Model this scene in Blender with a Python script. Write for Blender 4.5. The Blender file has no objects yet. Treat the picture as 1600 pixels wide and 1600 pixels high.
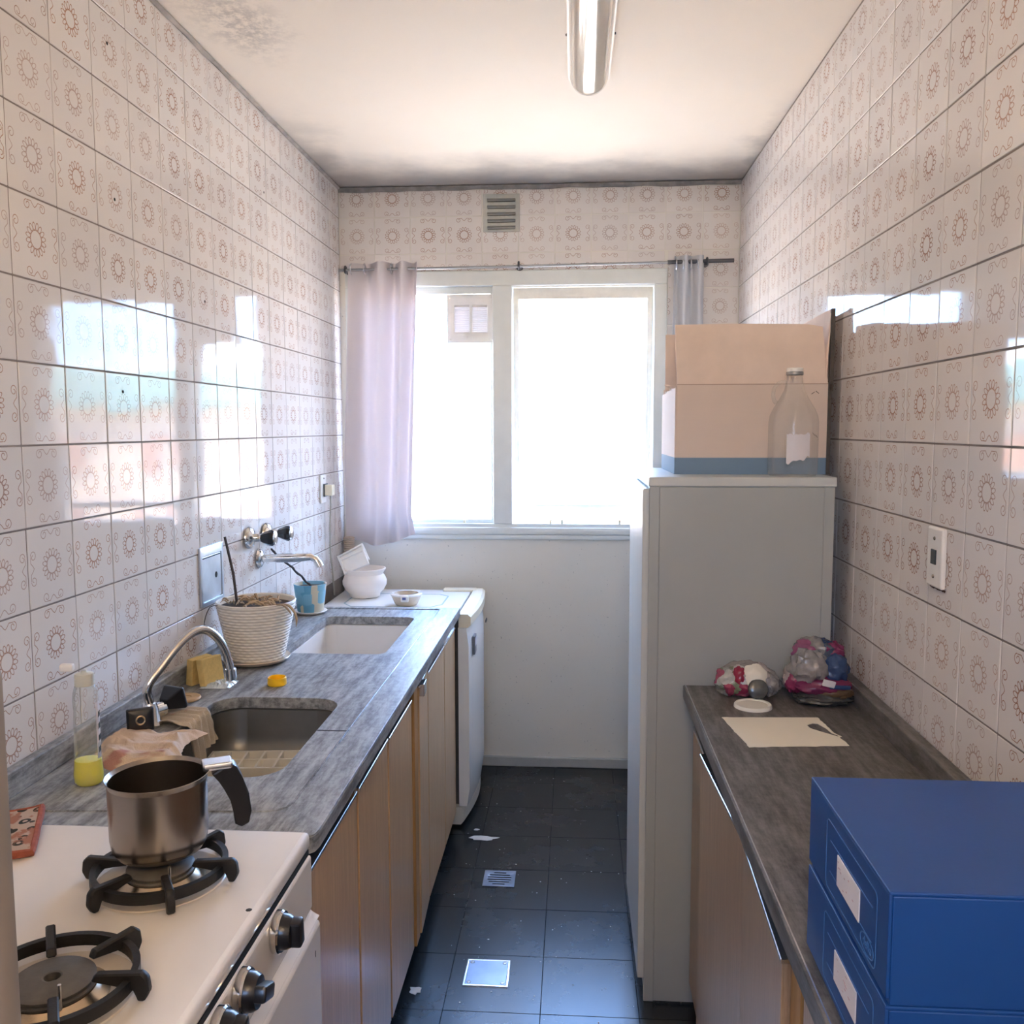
import bpy, bmesh, math, random
from mathutils import Vector, Matrix, noise
random.seed(7)
S = bpy.context.scene
COL = S.collection
PI = math.pi

# ------------------------------------------------------------------ camera
CAM = Vector((1.0185, 0.0, 1.5131))
yaw, pitch, roll = 0.0692, 0.0931, -0.0018
fw = Vector((-math.sin(yaw)*math.cos(pitch), math.cos(yaw)*math.cos(pitch), -math.sin(pitch)))
rt = Vector((math.cos(yaw), math.sin(yaw), 0)); up = rt.cross(fw)
r2 = rt*math.cos(roll)+up*math.sin(roll); u2 = -rt*math.sin(roll)+up*math.cos(roll)
cd = bpy.data.cameras.new('camera'); cam = bpy.data.objects.new('camera', cd); COL.objects.link(cam)
cam.matrix_world = Matrix(((r2.x,u2.x,-fw.x,CAM.x),(r2.y,u2.y,-fw.y,CAM.y),(r2.z,u2.z,-fw.z,CAM.z),(0,0,0,1)))
cd.sensor_width = 36; cd.lens = 1413.83/1600*36; cd.clip_start = .02; cd.clip_end = 600
S.camera = cam

# ------------------------------------------------------------------ sky, sun, exposure
SKY = 7.0
W = bpy.data.worlds.new('sky'); S.world = W; W.use_nodes = True
nt = W.node_tree; nt.nodes.clear()
def wn(t): return nt.nodes.new(t)
geo = wn('ShaderNodeTexCoord'); sep = wn('ShaderNodeSeparateXYZ'); nt.links.new(geo.outputs['Generated'], sep.inputs[0])
ramp = wn('ShaderNodeValToRGB'); nt.links.new(sep.outputs['Z'], ramp.inputs[0])
cr = ramp.color_ramp
cr.elements[0].position = 0.0; cr.elements[0].color = (1, .95, .88, 1)
cr.elements[1].position = 1.0; cr.elements[1].color = (.16, .34, .80, 1)
for ps, c in ((.025,(.95,.95,.95)),(.06,(.36,.62,1.0)),(.35,(.26,.50,1.0))):
    e = cr.elements.new(ps); e.color = c+(1,)
mp = wn('ShaderNodeMapping'); mp.inputs['Scale'].default_value = (1.4,1.4,5); nt.links.new(geo.outputs['Generated'], mp.inputs[0])
cl = wn('ShaderNodeTexNoise'); cl.inputs['Scale'].default_value = 2.2; cl.inputs['Detail'].default_value = 6; nt.links.new(mp.outputs[0], cl.inputs['Vector'])
clr = wn('ShaderNodeValToRGB'); nt.links.new(cl.outputs[0], clr.inputs[0])
clr.color_ramp.elements[0].position = .52; clr.color_ramp.elements[1].position = .70
mx = wn('ShaderNodeMix'); mx.data_type = 'RGBA'; nt.links.new(clr.outputs[0], mx.inputs['Factor'])
nt.links.new(ramp.outputs[0], mx.inputs[6]); mx.inputs[7].default_value = (1,.97,.94,1)
bg = wn('ShaderNodeBackground'); bg.inputs[1].default_value = SKY; nt.links.new(mx.outputs[2], bg.inputs[0])
ow = wn('ShaderNodeOutputWorld'); nt.links.new(bg.outputs[0], ow.inputs[0])

sl = bpy.data.lights.new('sun', 'SUN'); sl.energy = 31; sl.angle = math.radians(.6); sl.color = (1,.90,.76)
so = bpy.data.objects.new('sun', sl); COL.objects.link(so)
so.rotation_euler = Vector((-.74,.22,-.63)).to_track_quat('-Z','Y').to_euler()

vs = S.view_settings
vs.view_transform = 'Standard'; vs.look = 'None'; vs.gamma = 1; vs.use_curve_mapping = False
vs.exposure = 1.95
cy = S.cycles
cy.max_bounces = 14; cy.diffuse_bounces = 8; cy.glossy_bounces = 6; cy.transmission_bounces = 8; cy.transparent_max_bounces = 16
cy.sample_clamp_indirect = 12; cy.caustics_reflective = False; cy.caustics_refractive = False
cy.use_denoising = True

# daylight portals: they only tell the sampler where the two window openings are
def portal(name, loc, rot, sx, sy):
    l = bpy.data.lights.new(name, 'AREA'); l.shape = 'RECTANGLE'; l.size = sx; l.size_y = sy
    l.cycles.is_portal = True
    o = bpy.data.objects.new(name, l); COL.objects.link(o); o.location = loc; o.rotation_euler = rot
portal('window_portal', (.72, 4.07, 1.63), (-PI/2,0,0), 1.40, 1.14)
portal('rear_window_portal', (.86, -1.04, 1.80), (PI/2,0,0), .56, .66)

# ------------------------------------------------------------------ helpers
def link(o, parent=None):
    COL.objects.link(o)
    if parent: o.parent = parent
    return o
def tag(o, label=None, cat=None, group=None, kind=None):
    if label: o['label'] = label
    if cat: o['category'] = cat
    if group: o['group'] = group
    if kind: o['kind'] = kind
    return o
def empty(name, loc=(0,0,0), rz=0):
    o = bpy.data.objects.new(name, None); o.location = loc; o.rotation_euler = (0,0,rz); o.empty_display_size = .05
    return link(o)
def finish(bm, name, angle=38, smooth=True):
    bmesh.ops.recalc_face_normals(bm, faces=bm.faces)
    if smooth:
        a = math.radians(angle)
        for f in bm.faces: f.smooth = True
        for e in bm.edges:
            if len(e.link_faces) == 2:
                t = e.calc_face_angle(0); p, q = (f.calc_area() for f in e.link_faces)
                if t > a or (t > .12 and max(p,q) > 7*min(p,q)): e.smooth = False
    me = bpy.data.meshes.new(name); bm.to_mesh(me); bm.free(); return me
def put(name, me, mat, parent=None, loc=(0,0,0), rot=(0,0,0)):
    if isinstance(me, bmesh.types.BMesh): me = finish(me, name)
    if not me.materials: me.materials.append(mat)
    o = bpy.data.objects.new(name, me); o.location = loc; o.rotation_euler = rot
    return link(o, parent)
def box(bm, a, b, bev=0, seg=2):
    """axis aligned box from corner a to corner b"""
    t = bmesh.new()
    bmesh.ops.create_cube(t, size=1)
    for v in t.verts:
        v.co = Vector([(a[i]+b[i])/2 + v.co[i]*abs(b[i]-a[i]) for i in range(3)])
    if bev: bmesh.ops.bevel(t, geom=t.edges[:], offset=bev, segments=seg, affect='EDGES', profile=.5)
    join(bm, t)
def join(bm, t, M=None):
    if M is not None: bmesh.ops.transform(t, matrix=M, verts=t.verts)
    me = bpy.data.meshes.new('tmp'); t.to_mesh(me); t.free(); bm.from_mesh(me); bpy.data.meshes.remove(me)
def B(a, b, bev=0, seg=2):
    bm = bmesh.new(); box(bm, a, b, bev, seg); return bm
def lathe(prof, seg=40, c=(0,0,0), rfun=None, bm=None):
    """spin a (radius, height) profile round Z"""
    bm = bm or bmesh.new(); rows = []
    for j, (r, z) in enumerate(prof):
        if r < 1e-5: rows.append([bm.verts.new((c[0], c[1], c[2]+z))]); continue
        rows.append([bm.verts.new((c[0]+(rfun(r,z,2*PI*i/seg,j) if rfun else r)*math.cos(2*PI*i/seg),
                                   c[1]+(rfun(r,z,2*PI*i/seg,j) if rfun else r)*math.sin(2*PI*i/seg), c[2]+z)) for i in range(seg)])
    for A, Bq in zip(rows, rows[1:]):
        for i in range(seg):
            k = (i+1) % seg
            if len(A) == 1 and len(Bq) == 1: continue
            if len(A) == 1: bm.faces.new((A[0], Bq[i], Bq[k]))
            elif len(Bq) == 1: bm.faces.new((A[i], A[k], Bq[0]))
            else: bm.faces.new((A[i], A[k], Bq[k], Bq[i]))
    return bm
def tube(pts, r, seg=10, bm=None, cap=True, closed=False, smooth_path=0):
    """sweep a circle of radius r (number or list) along points"""
    bm = bm or bmesh.new()
    P = [Vector(p) for p in pts]
    R = r if isinstance(r, (list, tuple)) else [r]*len(P)
    for _ in range(smooth_path):
        Q, RR = [P[0]], [R[0]]
        for i in range(len(P)-1):
            Q += [P[i]*.75+P[i+1]*.25, P[i]*.25+P[i+1]*.75]; RR += [R[i]*.75+R[i+1]*.25, R[i]*.25+R[i+1]*.75]
        Q.append(P[-1]); RR.append(R[-1]); P, R = Q, RR
    n = len(P); rows = []; prev = None
    for i in range(n):
        d = (P[(i+1) % n]-P[i-1]) if closed else (P[min(i+1,n-1)]-P[max(i-1,0)])
        d.normalize()
        if prev is None:
            a = d.cross(Vector((0,0,1)))
            if a.length < .1: a = d.cross(Vector((1,0,0)))
        else: a = prev - d*prev.dot(d)
        a.normalize(); prev = a; b = d.cross(a)
        rows.append([bm.verts.new(P[i]+(a*math.cos(2*PI*k/seg)+b*math.sin(2*PI*k/seg))*R[i]) for k in range(seg)])
    for i in range(n if closed else n-1):
        A, Bq = rows[i], rows[(i+1) % n]
        for k in range(seg): bm.faces.new((A[k], A[(k+1)%seg], Bq[(k+1)%seg], Bq[k]))
    if cap and not closed:
        bm.faces.new(rows[0][::-1]); bm.faces.new(rows[-1])
    return bm
def rrect(x0, y0, x1, y1, r, n=5):
    P = []
    for cx, cy_, a0 in ((x1-r,y1-r,0),(x0+r,y1-r,PI/2),(x0+r,y0+r,PI),(x1-r,y0+r,1.5*PI)):
        for i in range(n+1):
            a = a0+PI/2*i/n; P.append((cx+r*math.cos(a), cy_+r*math.sin(a)))
    return P
def plate(outer, holes, z0, z1, bev=0):
    """slab with holes: outlines in XY, thickness z0..z1"""
    bm = bmesh.new(); E = []
    for loop in [outer]+holes:
        vs_ = [bm.verts.new((p[0], p[1], z1)) for p in loop]
        E += [bm.edges.new((vs_[i], vs_[(i+1) % len(vs_)])) for i in range(len(vs_))]
    bmesh.ops.triangle_fill(bm, edges=E, use_beauty=True, use_dissolve=False)
    r = bmesh.ops.extrude_face_region(bm, geom=bm.faces[:])
    bmesh.ops.translate(bm, vec=(0,0,z0-z1), verts=[g for g in r['geom'] if isinstance(g, bmesh.types.BMVert)])
    bmesh.ops.recalc_face_normals(bm, faces=bm.faces)
    if bev:
        ed = [e for e in bm.edges if len(e.link_faces)==2 and e.calc_face_angle(0) > .8 and all(abs(v.co.z-z1)<1e-6 for v in e.verts)]
        bmesh.ops.bevel(bm, geom=ed, offset=bev, segments=2, affect='EDGES', profile=.5)
    return bm
def loft(loops, close_top=False, close_bottom=True):
    bm = bmesh.new(); rows = [[bm.verts.new(p) for p in L] for L in loops]
    n = len(rows[0])
    for A, Bq in zip(rows, rows[1:]):
        for k in range(n): bm.faces.new((A[k], A[(k+1)%n], Bq[(k+1)%n], Bq[k]))
    if close_bottom: bm.faces.new(rows[-1])
    if close_top: bm.faces.new(rows[0][::-1])
    return bm
def grid(fn, nu, nv, thick=0):
    bm = bmesh.new()
    V = [[bm.verts.new(fn(i/nu, j/nv)) for i in range(nu+1)] for j in range(nv+1)]
    for j in range(nv):
        for i in range(nu): bm.faces.new((V[j][i], V[j][i+1], V[j+1][i+1], V[j+1][i]))
    if thick:
        bmesh.ops.recalc_face_normals(bm, faces=bm.faces)
        bmesh.ops.solidify(bm, geom=bm.faces[:], thickness=thick)
    return bm
def copy_tree(o, parent=None):
    c = o.copy(); link(c, parent)
    for ch in list(o.children): copy_tree(ch, c)
    return c

# ------------------------------------------------------------------ materials
class NT:
    def __init__(s, name):
        s.mat = bpy.data.materials.new(name); s.mat.use_nodes = True; s.t = s.mat.node_tree
        s.p = s.t.nodes['Principled BSDF']; s.out = s.t.nodes['Material Output']
    def n(s, t, **kw):
        x = s.t.nodes.new(t)
        for k, v in kw.items(): setattr(x, k, v)
        return x
    def l(s, a, b): s.t.links.new(a, b)
    def m(s, op, a, b=None, c=None):
        x = s.n('ShaderNodeMath', operation=op)
        for i, v in enumerate((a, b, c)):
            if v is None: continue
            if isinstance(v, (int, float)): x.inputs[i].default_value = v
            else: s.l(v, x.inputs[i])
        return x.outputs[0]
    def ss(s, v, a, b):
        x = s.n('ShaderNodeMapRange', interpolation_type='SMOOTHSTEP')
        s.l(v, x.inputs[0]); x.inputs[1].default_value = a; x.inputs[2].default_value = b
        return x.outputs[0]
    def mix(s, f, a, b):
        x = s.n('ShaderNodeMix', data_type='RGBA')
        for sock, v in ((x.inputs[0], f), (x.inputs[6], a), (x.inputs[7], b)):
            if isinstance(v, (int, float)): sock.default_value = v
            elif isinstance(v, tuple): sock.default_value = v+(1,) if len(v)==3 else v
            else: s.l(v, sock)
        return x.outputs[2]
    def coord(s, kind='Object', scale=(1,1,1), rot=(0,0,0)):
        tc = s.n('ShaderNodeTexCoord'); mp_ = s.n('ShaderNodeMapping'); mp_.inputs['Scale'].default_value = scale
        mp_.inputs['Rotation'].default_value = rot
        s.l(tc.outputs[kind], mp_.inputs[0]); return mp_.outputs[0]
    def noise(s, scale, vec=None, detail=4, rough=.55):
        x = s.n('ShaderNodeTexNoise'); x.inputs['Scale'].default_value = scale; x.inputs['Detail'].default_value = detail
        x.inputs['Roughness'].default_value = rough
        s.l(vec if vec is not None else s.coord(), x.inputs['Vector']); return x.outputs[0]
    def bump(s, h, strength=.3, dist=.002):
        x = s.n('ShaderNodeBump'); x.inputs['Strength'].default_value = strength; x.inputs['Distance'].default_value = dist
        s.l(h, x.inputs['Height']); s.l(x.outputs[0], s.p.inputs['Normal']); return x
    def base(s, c): 
        if isinstance(c, tuple): s.p.inputs['Base Color'].default_value = c+(1,) if len(c)==3 else c
        else: s.l(c, s.p.inputs['Base Color'])
    def set(s, rough=.5, metal=0, **kw):
        s.p.inputs['Roughness'].default_value = rough; s.p.inputs['Metallic'].default_value = metal
        for k, v in kw.items(): s.p.inputs[k].default_value = v
        return s
def simple(name, c, rough=.5, metal=0, var=.08, vscale=30, bump=0, bscale=120, **kw):
    """colour with a little procedural unevenness"""
    N = NT(name); N.set(rough, metal, **kw)
    v = N.noise(vscale)
    d = tuple(max(0, x*(1-2*var)) for x in c); b = tuple(min(1, x*(1+var)) for x in c)
    N.base(N.mix(v, d, b))
    if bump: N.bump(N.noise(bscale), bump)
    return N.mat

TP = .155            # tile pitch
def tile_material():
    N = NT('decorated_tile'); N.set(.06, 0, **{'IOR': 1.45, 'Specular IOR Level': .165})
    tc = N.n('ShaderNodeTexCoord'); sp = N.n('ShaderNodeSeparateXYZ'); N.l(tc.outputs['Object'], sp.inputs[0])
    x = N.m('DIVIDE', sp.outputs['X'], TP); z = N.m('DIVIDE', sp.outputs['Z'], TP)
    W_ = .0060
    def line(d, w=W_): return N.m('SUBTRACT', 1, N.ss(N.m('ABSOLUTE', d), w*.45, w*1.15))
    r = N.m('SQRT', N.m('ADD', N.m('MULTIPLY', x, x), N.m('MULTIPLY', z, z)))
    a = N.m('ARCTAN2', z, x)
    f = N.m('SUBTRACT', N.m('FRACT', N.m('ADD', N.m('MULTIPLY', a, 16/(2*PI)), 10)), .5)
    t = N.m('MULTIPLY', N.m('MULTIPLY', f, 2*PI/16), r)
    er = N.m('DIVIDE', N.m('SUBTRACT', r, .158), .046); et = N.m('DIVIDE', t, .026)
    e = N.m('SQRT', N.m('ADD', N.m('MULTIPLY', er, er), N.m('MULTIPLY', et, et)))
    petals = line(N.m('MULTIPLY', N.m('SUBTRACT', e, 1), .030))
    ring = line(N.m('SUBTRACT', r, .109))
    ax = N.m('ABSOLUTE', x); az = N.m('ABSOLUTE', z)
    u = N.m('MINIMUM', ax, az); v = N.m('SUBTRACT', .5, N.m('MAXIMUM', ax, az))
    def seg(x0, y0, x1, y1):
        dx, dy = x1-x0, y1-y0; L = dx*dx+dy*dy
        h = N.m('DIVIDE', N.m('ADD', N.m('MULTIPLY', N.m('SUBTRACT', u, x0), dx), N.m('MULTIPLY', N.m('SUBTRACT', v, y0), dy)), L)
        h.node.use_clamp = True
        px = N.m('SUBTRACT', N.m('SUBTRACT', u, x0), N.m('MULTIPLY', h, dx)); py = N.m('SUBTRACT', N.m('SUBTRACT', v, y0), N.m('MULTIPLY', h, dy))
        return line(N.m('SQRT', N.m('ADD', N.m('MULTIPLY', px, px), N.m('MULTIPLY', py, py))))
    def circ(cx, cy_, R):
        du = N.m('SUBTRACT', u, cx); dv = N.m('SUBTRACT', v, cy_)
        return line(N.m('SUBTRACT', N.m('SQRT', N.m('ADD', N.m('MULTIPLY', du, du), N.m('MULTIPLY', dv, dv))), R))
    s1 = seg(0,.118,.030,.098); s2 = seg(.030,.098,.072,.052); s3 = seg(.072,.052,.150,.056)
    keep = N.m('MAXIMUM', N.m('GREATER_THAN', u, .160), N.m('GREATER_THAN', v, .100))
    c1 = N.m('MULTIPLY', circ(.160,.104,.050), keep)
    c2 = N.m('MULTIPLY', circ(.138,.104,.028), N.m('LESS_THAN', v, .106))
    g = petals
    for k in (ring, s1, s2, s3, c1, c2): g = N.m('MAXIMUM', g, k)
    oi = N.n('ShaderNodeObjectInfo')
    wear = N.noise(9, N.coord('Object', (1,1,1)), 3)
    fade = N.m('MULTIPLY', g, N.m('ADD', .55, N.m('MULTIPLY', N.m('FRACT', N.m('MULTIPLY', oi.outputs['Random'], 7.3)), .40)))
    ink = N.mix(oi.outputs['Random'], (.25,.115,.075), (.38,.18,.10))
    body = N.mix(oi.outputs['Random'], (.69,.655,.63), (.74,.705,.675))
    body = N.mix(N.m('MULTIPLY', wear, .10), body, (.60,.55,.50))
    N.base(N.mix(fade, body, ink))
    N.bump(N.noise(8, None, 1), .22, .004)
    return N.mat
def stone(name, dark, lite, rough=.3):
    N = NT(name); N.set(rough, 0, **{'Specular IOR Level': .24})
    v = N.coord('Object', (46,7,46), (0,0,.55)); a = N.noise(1.1, v, 10, .72)
    b = N.noise(60, None, 5, .7)
    f = N.ss(N.m('ADD', N.m('MULTIPLY', a, .8), N.m('MULTIPLY', b, .28)), .34, .74)
    N.base(N.mix(f, dark, lite)); N.bump(b, .08, .001); return N.mat
def wood(name, c1, c2, rough=.28):
    N = NT(name); N.set(rough, 0, **{'Specular IOR Level': .35})
    v = N.coord('Object', (90,90,2.2)); a = N.noise(1.6, v, 5, .7); b = N.noise(5, N.coord('Object', (120,120,14)), 2)
    N.base(N.mix(N.ss(N.m('ADD', N.m('MULTIPLY', a, .75), N.m('MULTIPLY', b, .25)), .34, .66), c1, c2)); return N.mat
def thin_glass(name, tint=(1,1,1), haze=0.0, hazecol=(.8,.82,.8), rough=.02, cap=.24):
    N = NT(name); T = N.n('ShaderNodeBsdfTransparent'); T.inputs[0].default_value = tint+(1,)
    G = N.n('ShaderNodeBsdfGlossy'); G.inputs['Roughness'].default_value = rough
    F = N.n('ShaderNodeFresnel'); F.inputs[0].default_value = 1.3
    X = N.n('ShaderNodeMixShader'); fr = N.m('MINIMUM', F.outputs[0], cap); N.l(fr, X.inputs[0]); N.l(T.outputs[0], X.inputs[1]); N.l(G.outputs[0], X.inputs[2])
    o = X.outputs[0]
    if haze:
        D = N.n('ShaderNodeBsdfDiffuse'); D.inputs[0].default_value = hazecol+(1,)
        Y = N.n('ShaderNodeMixShader'); Y.inputs[0].default_value = haze
        hz = N.m('MULTIPLY', N.noise(26, None, 4), haze*2); N.l(hz, Y.inputs[0])
        N.l(o, Y.inputs[1]); N.l(D.outputs[0], Y.inputs[2]); o = Y.outputs[0]
    N.l(o, N.out.inputs[0]); return N.mat
def cloth_translucent(name, c, amount=.45):
    N = NT(name); D = N.n('ShaderNodeBsdfDiffuse'); T = N.n('ShaderNodeBsdfTranslucent')
    col = N.mix(N.noise(500, None, 1), tuple(x*.92 for x in c), c)
    N.l(col, D.inputs[0]); N.l(col, T.inputs[0])
    X = N.n('ShaderNodeMixShader'); X.inputs[0].default_value = amount
    N.l(D.outputs[0], X.inputs[1]); N.l(T.outputs[0], X.inputs[2]); N.l(X.outputs[0], N.out.inputs[0]); return N.mat

M = {}
M['tile'] = tile_material()
M['grout'] = simple('grout', (.24,.205,.18), .9, var=.2, vscale=18)
def paint_wall():
    N = NT('painted_plaster'); N.set(.45)
    v = N.noise(5, None, 6); s_ = N.noise(90, None, 2)
    c = N.mix(v, (.67,.65,.58), (.73,.70,.63)); c = N.mix(N.ss(s_, .70, .76), c, (.4,.4,.37))
    N.base(c); N.bump(v, .05, .01); return N.mat
M['paint'] = paint_wall()
def ceiling_mat():
    N = NT('ceiling_plaster'); N.set(.75)
    tc = N.n('ShaderNodeTexCoord'); sp = N.n('ShaderNodeSeparateXYZ'); N.l(tc.outputs['Object'], sp.inputs[0])
    n1 = N.noise(3.5, tc.outputs['Object'], 6, .6); n2 = N.noise(38, tc.outputs['Object'], 5, .7)
    base = N.mix(n1, (.86,.77,.65), (.90,.82,.71))
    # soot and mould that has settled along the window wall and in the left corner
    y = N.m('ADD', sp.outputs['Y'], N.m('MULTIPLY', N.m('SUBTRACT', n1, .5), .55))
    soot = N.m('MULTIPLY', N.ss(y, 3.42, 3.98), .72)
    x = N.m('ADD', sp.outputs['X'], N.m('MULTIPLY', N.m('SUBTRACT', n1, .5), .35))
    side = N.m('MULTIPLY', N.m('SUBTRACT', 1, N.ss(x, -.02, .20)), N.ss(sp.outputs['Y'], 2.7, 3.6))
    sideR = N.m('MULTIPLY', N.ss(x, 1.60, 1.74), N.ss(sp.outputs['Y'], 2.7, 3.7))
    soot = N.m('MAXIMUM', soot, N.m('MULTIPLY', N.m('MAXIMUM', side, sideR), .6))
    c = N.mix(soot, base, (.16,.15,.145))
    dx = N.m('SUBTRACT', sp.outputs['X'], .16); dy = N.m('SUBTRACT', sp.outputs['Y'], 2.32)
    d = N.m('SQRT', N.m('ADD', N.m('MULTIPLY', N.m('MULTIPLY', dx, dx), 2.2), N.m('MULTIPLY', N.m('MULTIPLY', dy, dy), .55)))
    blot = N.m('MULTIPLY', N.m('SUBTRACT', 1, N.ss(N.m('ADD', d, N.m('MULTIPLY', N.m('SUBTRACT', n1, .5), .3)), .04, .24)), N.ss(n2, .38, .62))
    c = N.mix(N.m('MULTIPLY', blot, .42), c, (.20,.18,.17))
    N.base(c); N.bump(n2, .05, .004); return N.mat
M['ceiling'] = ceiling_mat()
M['soot_edge'] = simple('sooty_plaster_edge', (.26,.25,.24), .9, var=.35, vscale=24, bump=.5, bscale=60)
def floor_mat():
    N = NT('dark_floor_tile'); N.set(.24)
    gp = N.n('ShaderNodeNewGeometry').outputs['Position']
    a = N.noise(3, gp, 6, .65); b = N.noise(90, gp, 3, .7); oi = N.n('ShaderNodeObjectInfo')
    c = N.mix(a, (.006,.0075,.008), (.013,.016,.017)); c = N.mix(N.ss(b, .70, .78), c, (.035,.037,.038))
    c = N.mix(N.m('MULTIPLY', oi.outputs['Random'], .35), c, (.012,.014,.016))
    N.base(c); N.l(N.m('ADD', .22, N.m('MULTIPLY', a, .10)), N.p.inputs['Roughness']); N.p.inputs['Specular IOR Level'].default_value = .5; return N.mat
M['floor'] = floor_mat()
M['floor_joint'] = simple('floor_joint', (.012,.012,.013), .8)
M['frame'] = simple('window_paint', (.72,.75,.72), .35, var=.06, vscale=12)
M['sash_wood'] = simple('sash_edge_paint', (.82,.78,.70), .4, var=.08)
M['pane'] = thin_glass('window_glass')
M['stoneL'] = stone('grey_slate', (.085,.090,.094), (.44,.46,.47), .40)
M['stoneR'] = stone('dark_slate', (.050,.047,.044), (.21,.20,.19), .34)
M['groove'] = simple('groove_dark', (.035,.03,.025), .8)  # dark tone of the grooves and the enamel chip
M['woodL'] = wood('laminate', (.50,.315,.165), (.68,.46,.27))
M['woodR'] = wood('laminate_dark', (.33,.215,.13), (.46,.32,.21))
M['woodO'] = wood('orange_wood', (.38,.20,.07), (.50,.29,.12), .4)
M['alu'] = simple('aluminium', (.78,.80,.84), .25, 1, var=.04)
M['carcass'] = simple('cabinet_inside', (.05,.04,.035), .8)
M['plinth'] = simple('plinth', (.02,.02,.02), .7)
M['chrome'] = simple('chrome', (.78,.77,.75), .12, 1, var=.06, vscale=40)
M['steel'] = simple('brushed_steel', (.36,.325,.29), .27, 1, var=.10, vscale=25)
M['steel_flat'] = simple('plate_steel', (.62,.65,.70), .34, 1, var=.2, vscale=14, bump=.05, bscale=20)
M['enamel'] = simple('white_enamel', (.80,.765,.72), .16, var=.04, vscale=7)
M['enamel_dirty'] = simple('stained_enamel', (.70,.63,.54), .25, var=.12, vscale=14)
M['castiron'] = simple('cast_iron', (.009,.009,.009), .5, var=.3, vscale=60, bump=.25)
M['burner_cap'] = simple('burner_cap', (.17,.16,.145), .55, .4, var=.2, vscale=60, bump=.15)
M['burner_alu'] = simple('burner_base', (.62,.50,.36), .26, 1, var=.2, vscale=18)
M['black_plastic'] = simple('black_plastic', (.014,.014,.016), .28, var=.2)
M['white_plastic'] = simple('white_plastic', (.82,.80,.76), .32, var=.04)
M['cream_plastic'] = simple('cream_plastic', (.80,.73,.55), .30, var=.06, vscale=12)
M['fridge'] = simple('fridge_enamel', (.78,.79,.77), .22, var=.03, vscale=6)
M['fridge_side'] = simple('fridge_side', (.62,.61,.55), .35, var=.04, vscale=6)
M['gasket'] = simple('gasket', (.10,.10,.095), .7)
M['graycab'] = simple('grey_cabinet_paint', (.41,.425,.405), .30, var=.05, vscale=5)
M['graycab_top'] = simple('grey_cabinet_top', (.58,.595,.57), .3, var=.05, vscale=5)
M['bluebox'] = simple('blue_polypropylene', (.006,.058,.24), .42, var=.10, vscale=5, bump=.03, bscale=200)
M['blueline'] = simple('blue_emboss', (.06,.18,.42), .3)
M['sticker'] = simple('label_paper', (.74,.70,.72), .55, var=.03)
M['pinkink'] = simple('faded_ink', (.55,.35,.38), .6)
M['paper'] = simple('paper', (.80,.76,.65), .7, var=.03, vscale=10)
M['lidw'] = simple('lid_plastic', (.78,.76,.68), .35, var=.04)
M['terracotta_white'] = simple('white_ceramic_rough', (.82,.75,.68), .6, var=.05, vscale=14, bump=.08)
M['ceramic'] = simple('glazed_ceramic', (.62,.52,.40), .2, var=.1, vscale=30)
M['sink_white'] = simple('sink_enamel', (.72,.70,.67), .2, var=.05, vscale=8)
M['sink_dark'] = simple('sink_steel', (.20,.20,.19), .35, .55, var=.15, vscale=14)
M['woven'] = simple('woven_plastic', (.74,.70,.62), .45, var=.08, vscale=40)
M['soil'] = simple('soil', (.10,.07,.05), .95, var=.4, vscale=90, bump=.6)
M['drygrass'] = simple('dry_leaf', (.52,.37,.22), .8, var=.3, vscale=30)
M['stick'] = simple('dry_stick', (.055,.04,.035), .8, var=.3, vscale=60)
M['yellow'] = simple('yellow_plastic', (.95,.56,.01), .35, var=.04)
M['sponge'] = simple('sponge_foam', (.72,.53,.20), .95, var=.12, vscale=90, bump=.7, bscale=300)
M['rag'] = None
def rag_mat(name, c, stain):
    N = NT(name); N.set(.95); a = N.noise(14, None, 4); b = N.noise(420, None, 2); s_ = N.noise(11, N.coord('Object',(1,1.6,1)), 3)
    col = N.mix(a, tuple(x*.72 for x in c), c); col = N.mix(N.m('MULTIPLY', N.ss(s_, .62, .70), .8), col, stain)
    N.base(col); N.bump(b, .6, .002); return N.mat
M['rag1'] = rag_mat('beige_rag', (.72,.56,.42), (.42,.17,.15))
M['rag2'] = rag_mat('grey_rag', (.60,.51,.39), (.45,.25,.2))
M['disc'] = simple('wood_disc', (.52,.35,.18), .5, var=.15, vscale=40)
M['foil'] = simple('crinkled_film', (.70,.78,.80), .12, .35, var=.3, vscale=60, bump=.5, bscale=60)
M['bottle'] = thin_glass('clear_bottle', (.96,.97,.96), .14, (.80,.82,.80), cap=.4)
M['detergent'] = simple('yellow_detergent', (1.0,.90,.02), .25, var=.05)
M['jug'] = thin_glass('jug_glass', (.985,.99,.985), .07, (.97,.97,.95))
M['cap_grey'] = simple('metal_cap_band', (.36,.37,.38), .4, .6)
M['ice_tray'] = simple('ice_tray_plastic', (.62,.60,.54), .4, var=.05)
M['curtain'] = cloth_translucent('mauve_curtain', (.78,.735,.745), .25)
M['curtain_grey'] = cloth_translucent('grey_curtain', (.62,.63,.66), .14)
M['rod'] = simple('rod_metal', (.10,.10,.11), .4, .6)
M['hose'] = simple('ribbed_hose', (.50,.42,.34), .6, var=.1)
M['cable'] = simple('grey_cable', (.40,.39,.33), .6)
M['black'] = simple('black_hole', (.006,.006,.006), .9)
M['scrap'] = simple('scrap_paper', (.62,.62,.60), .7, var=.1)
M['taupe'] = simple('taupe_panel', (.30,.25,.205), .6, var=.08, vscale=10)
M['lamp'] = simple('acrylic_diffuser', (.66,.60,.51), .16, .35, var=.03, vscale=4, **{'Coat Weight': .6, 'Coat Roughness': .08})
M['lamp_rim'] = simple('lamp_rim', (.82,.76,.66), .4)
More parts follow.
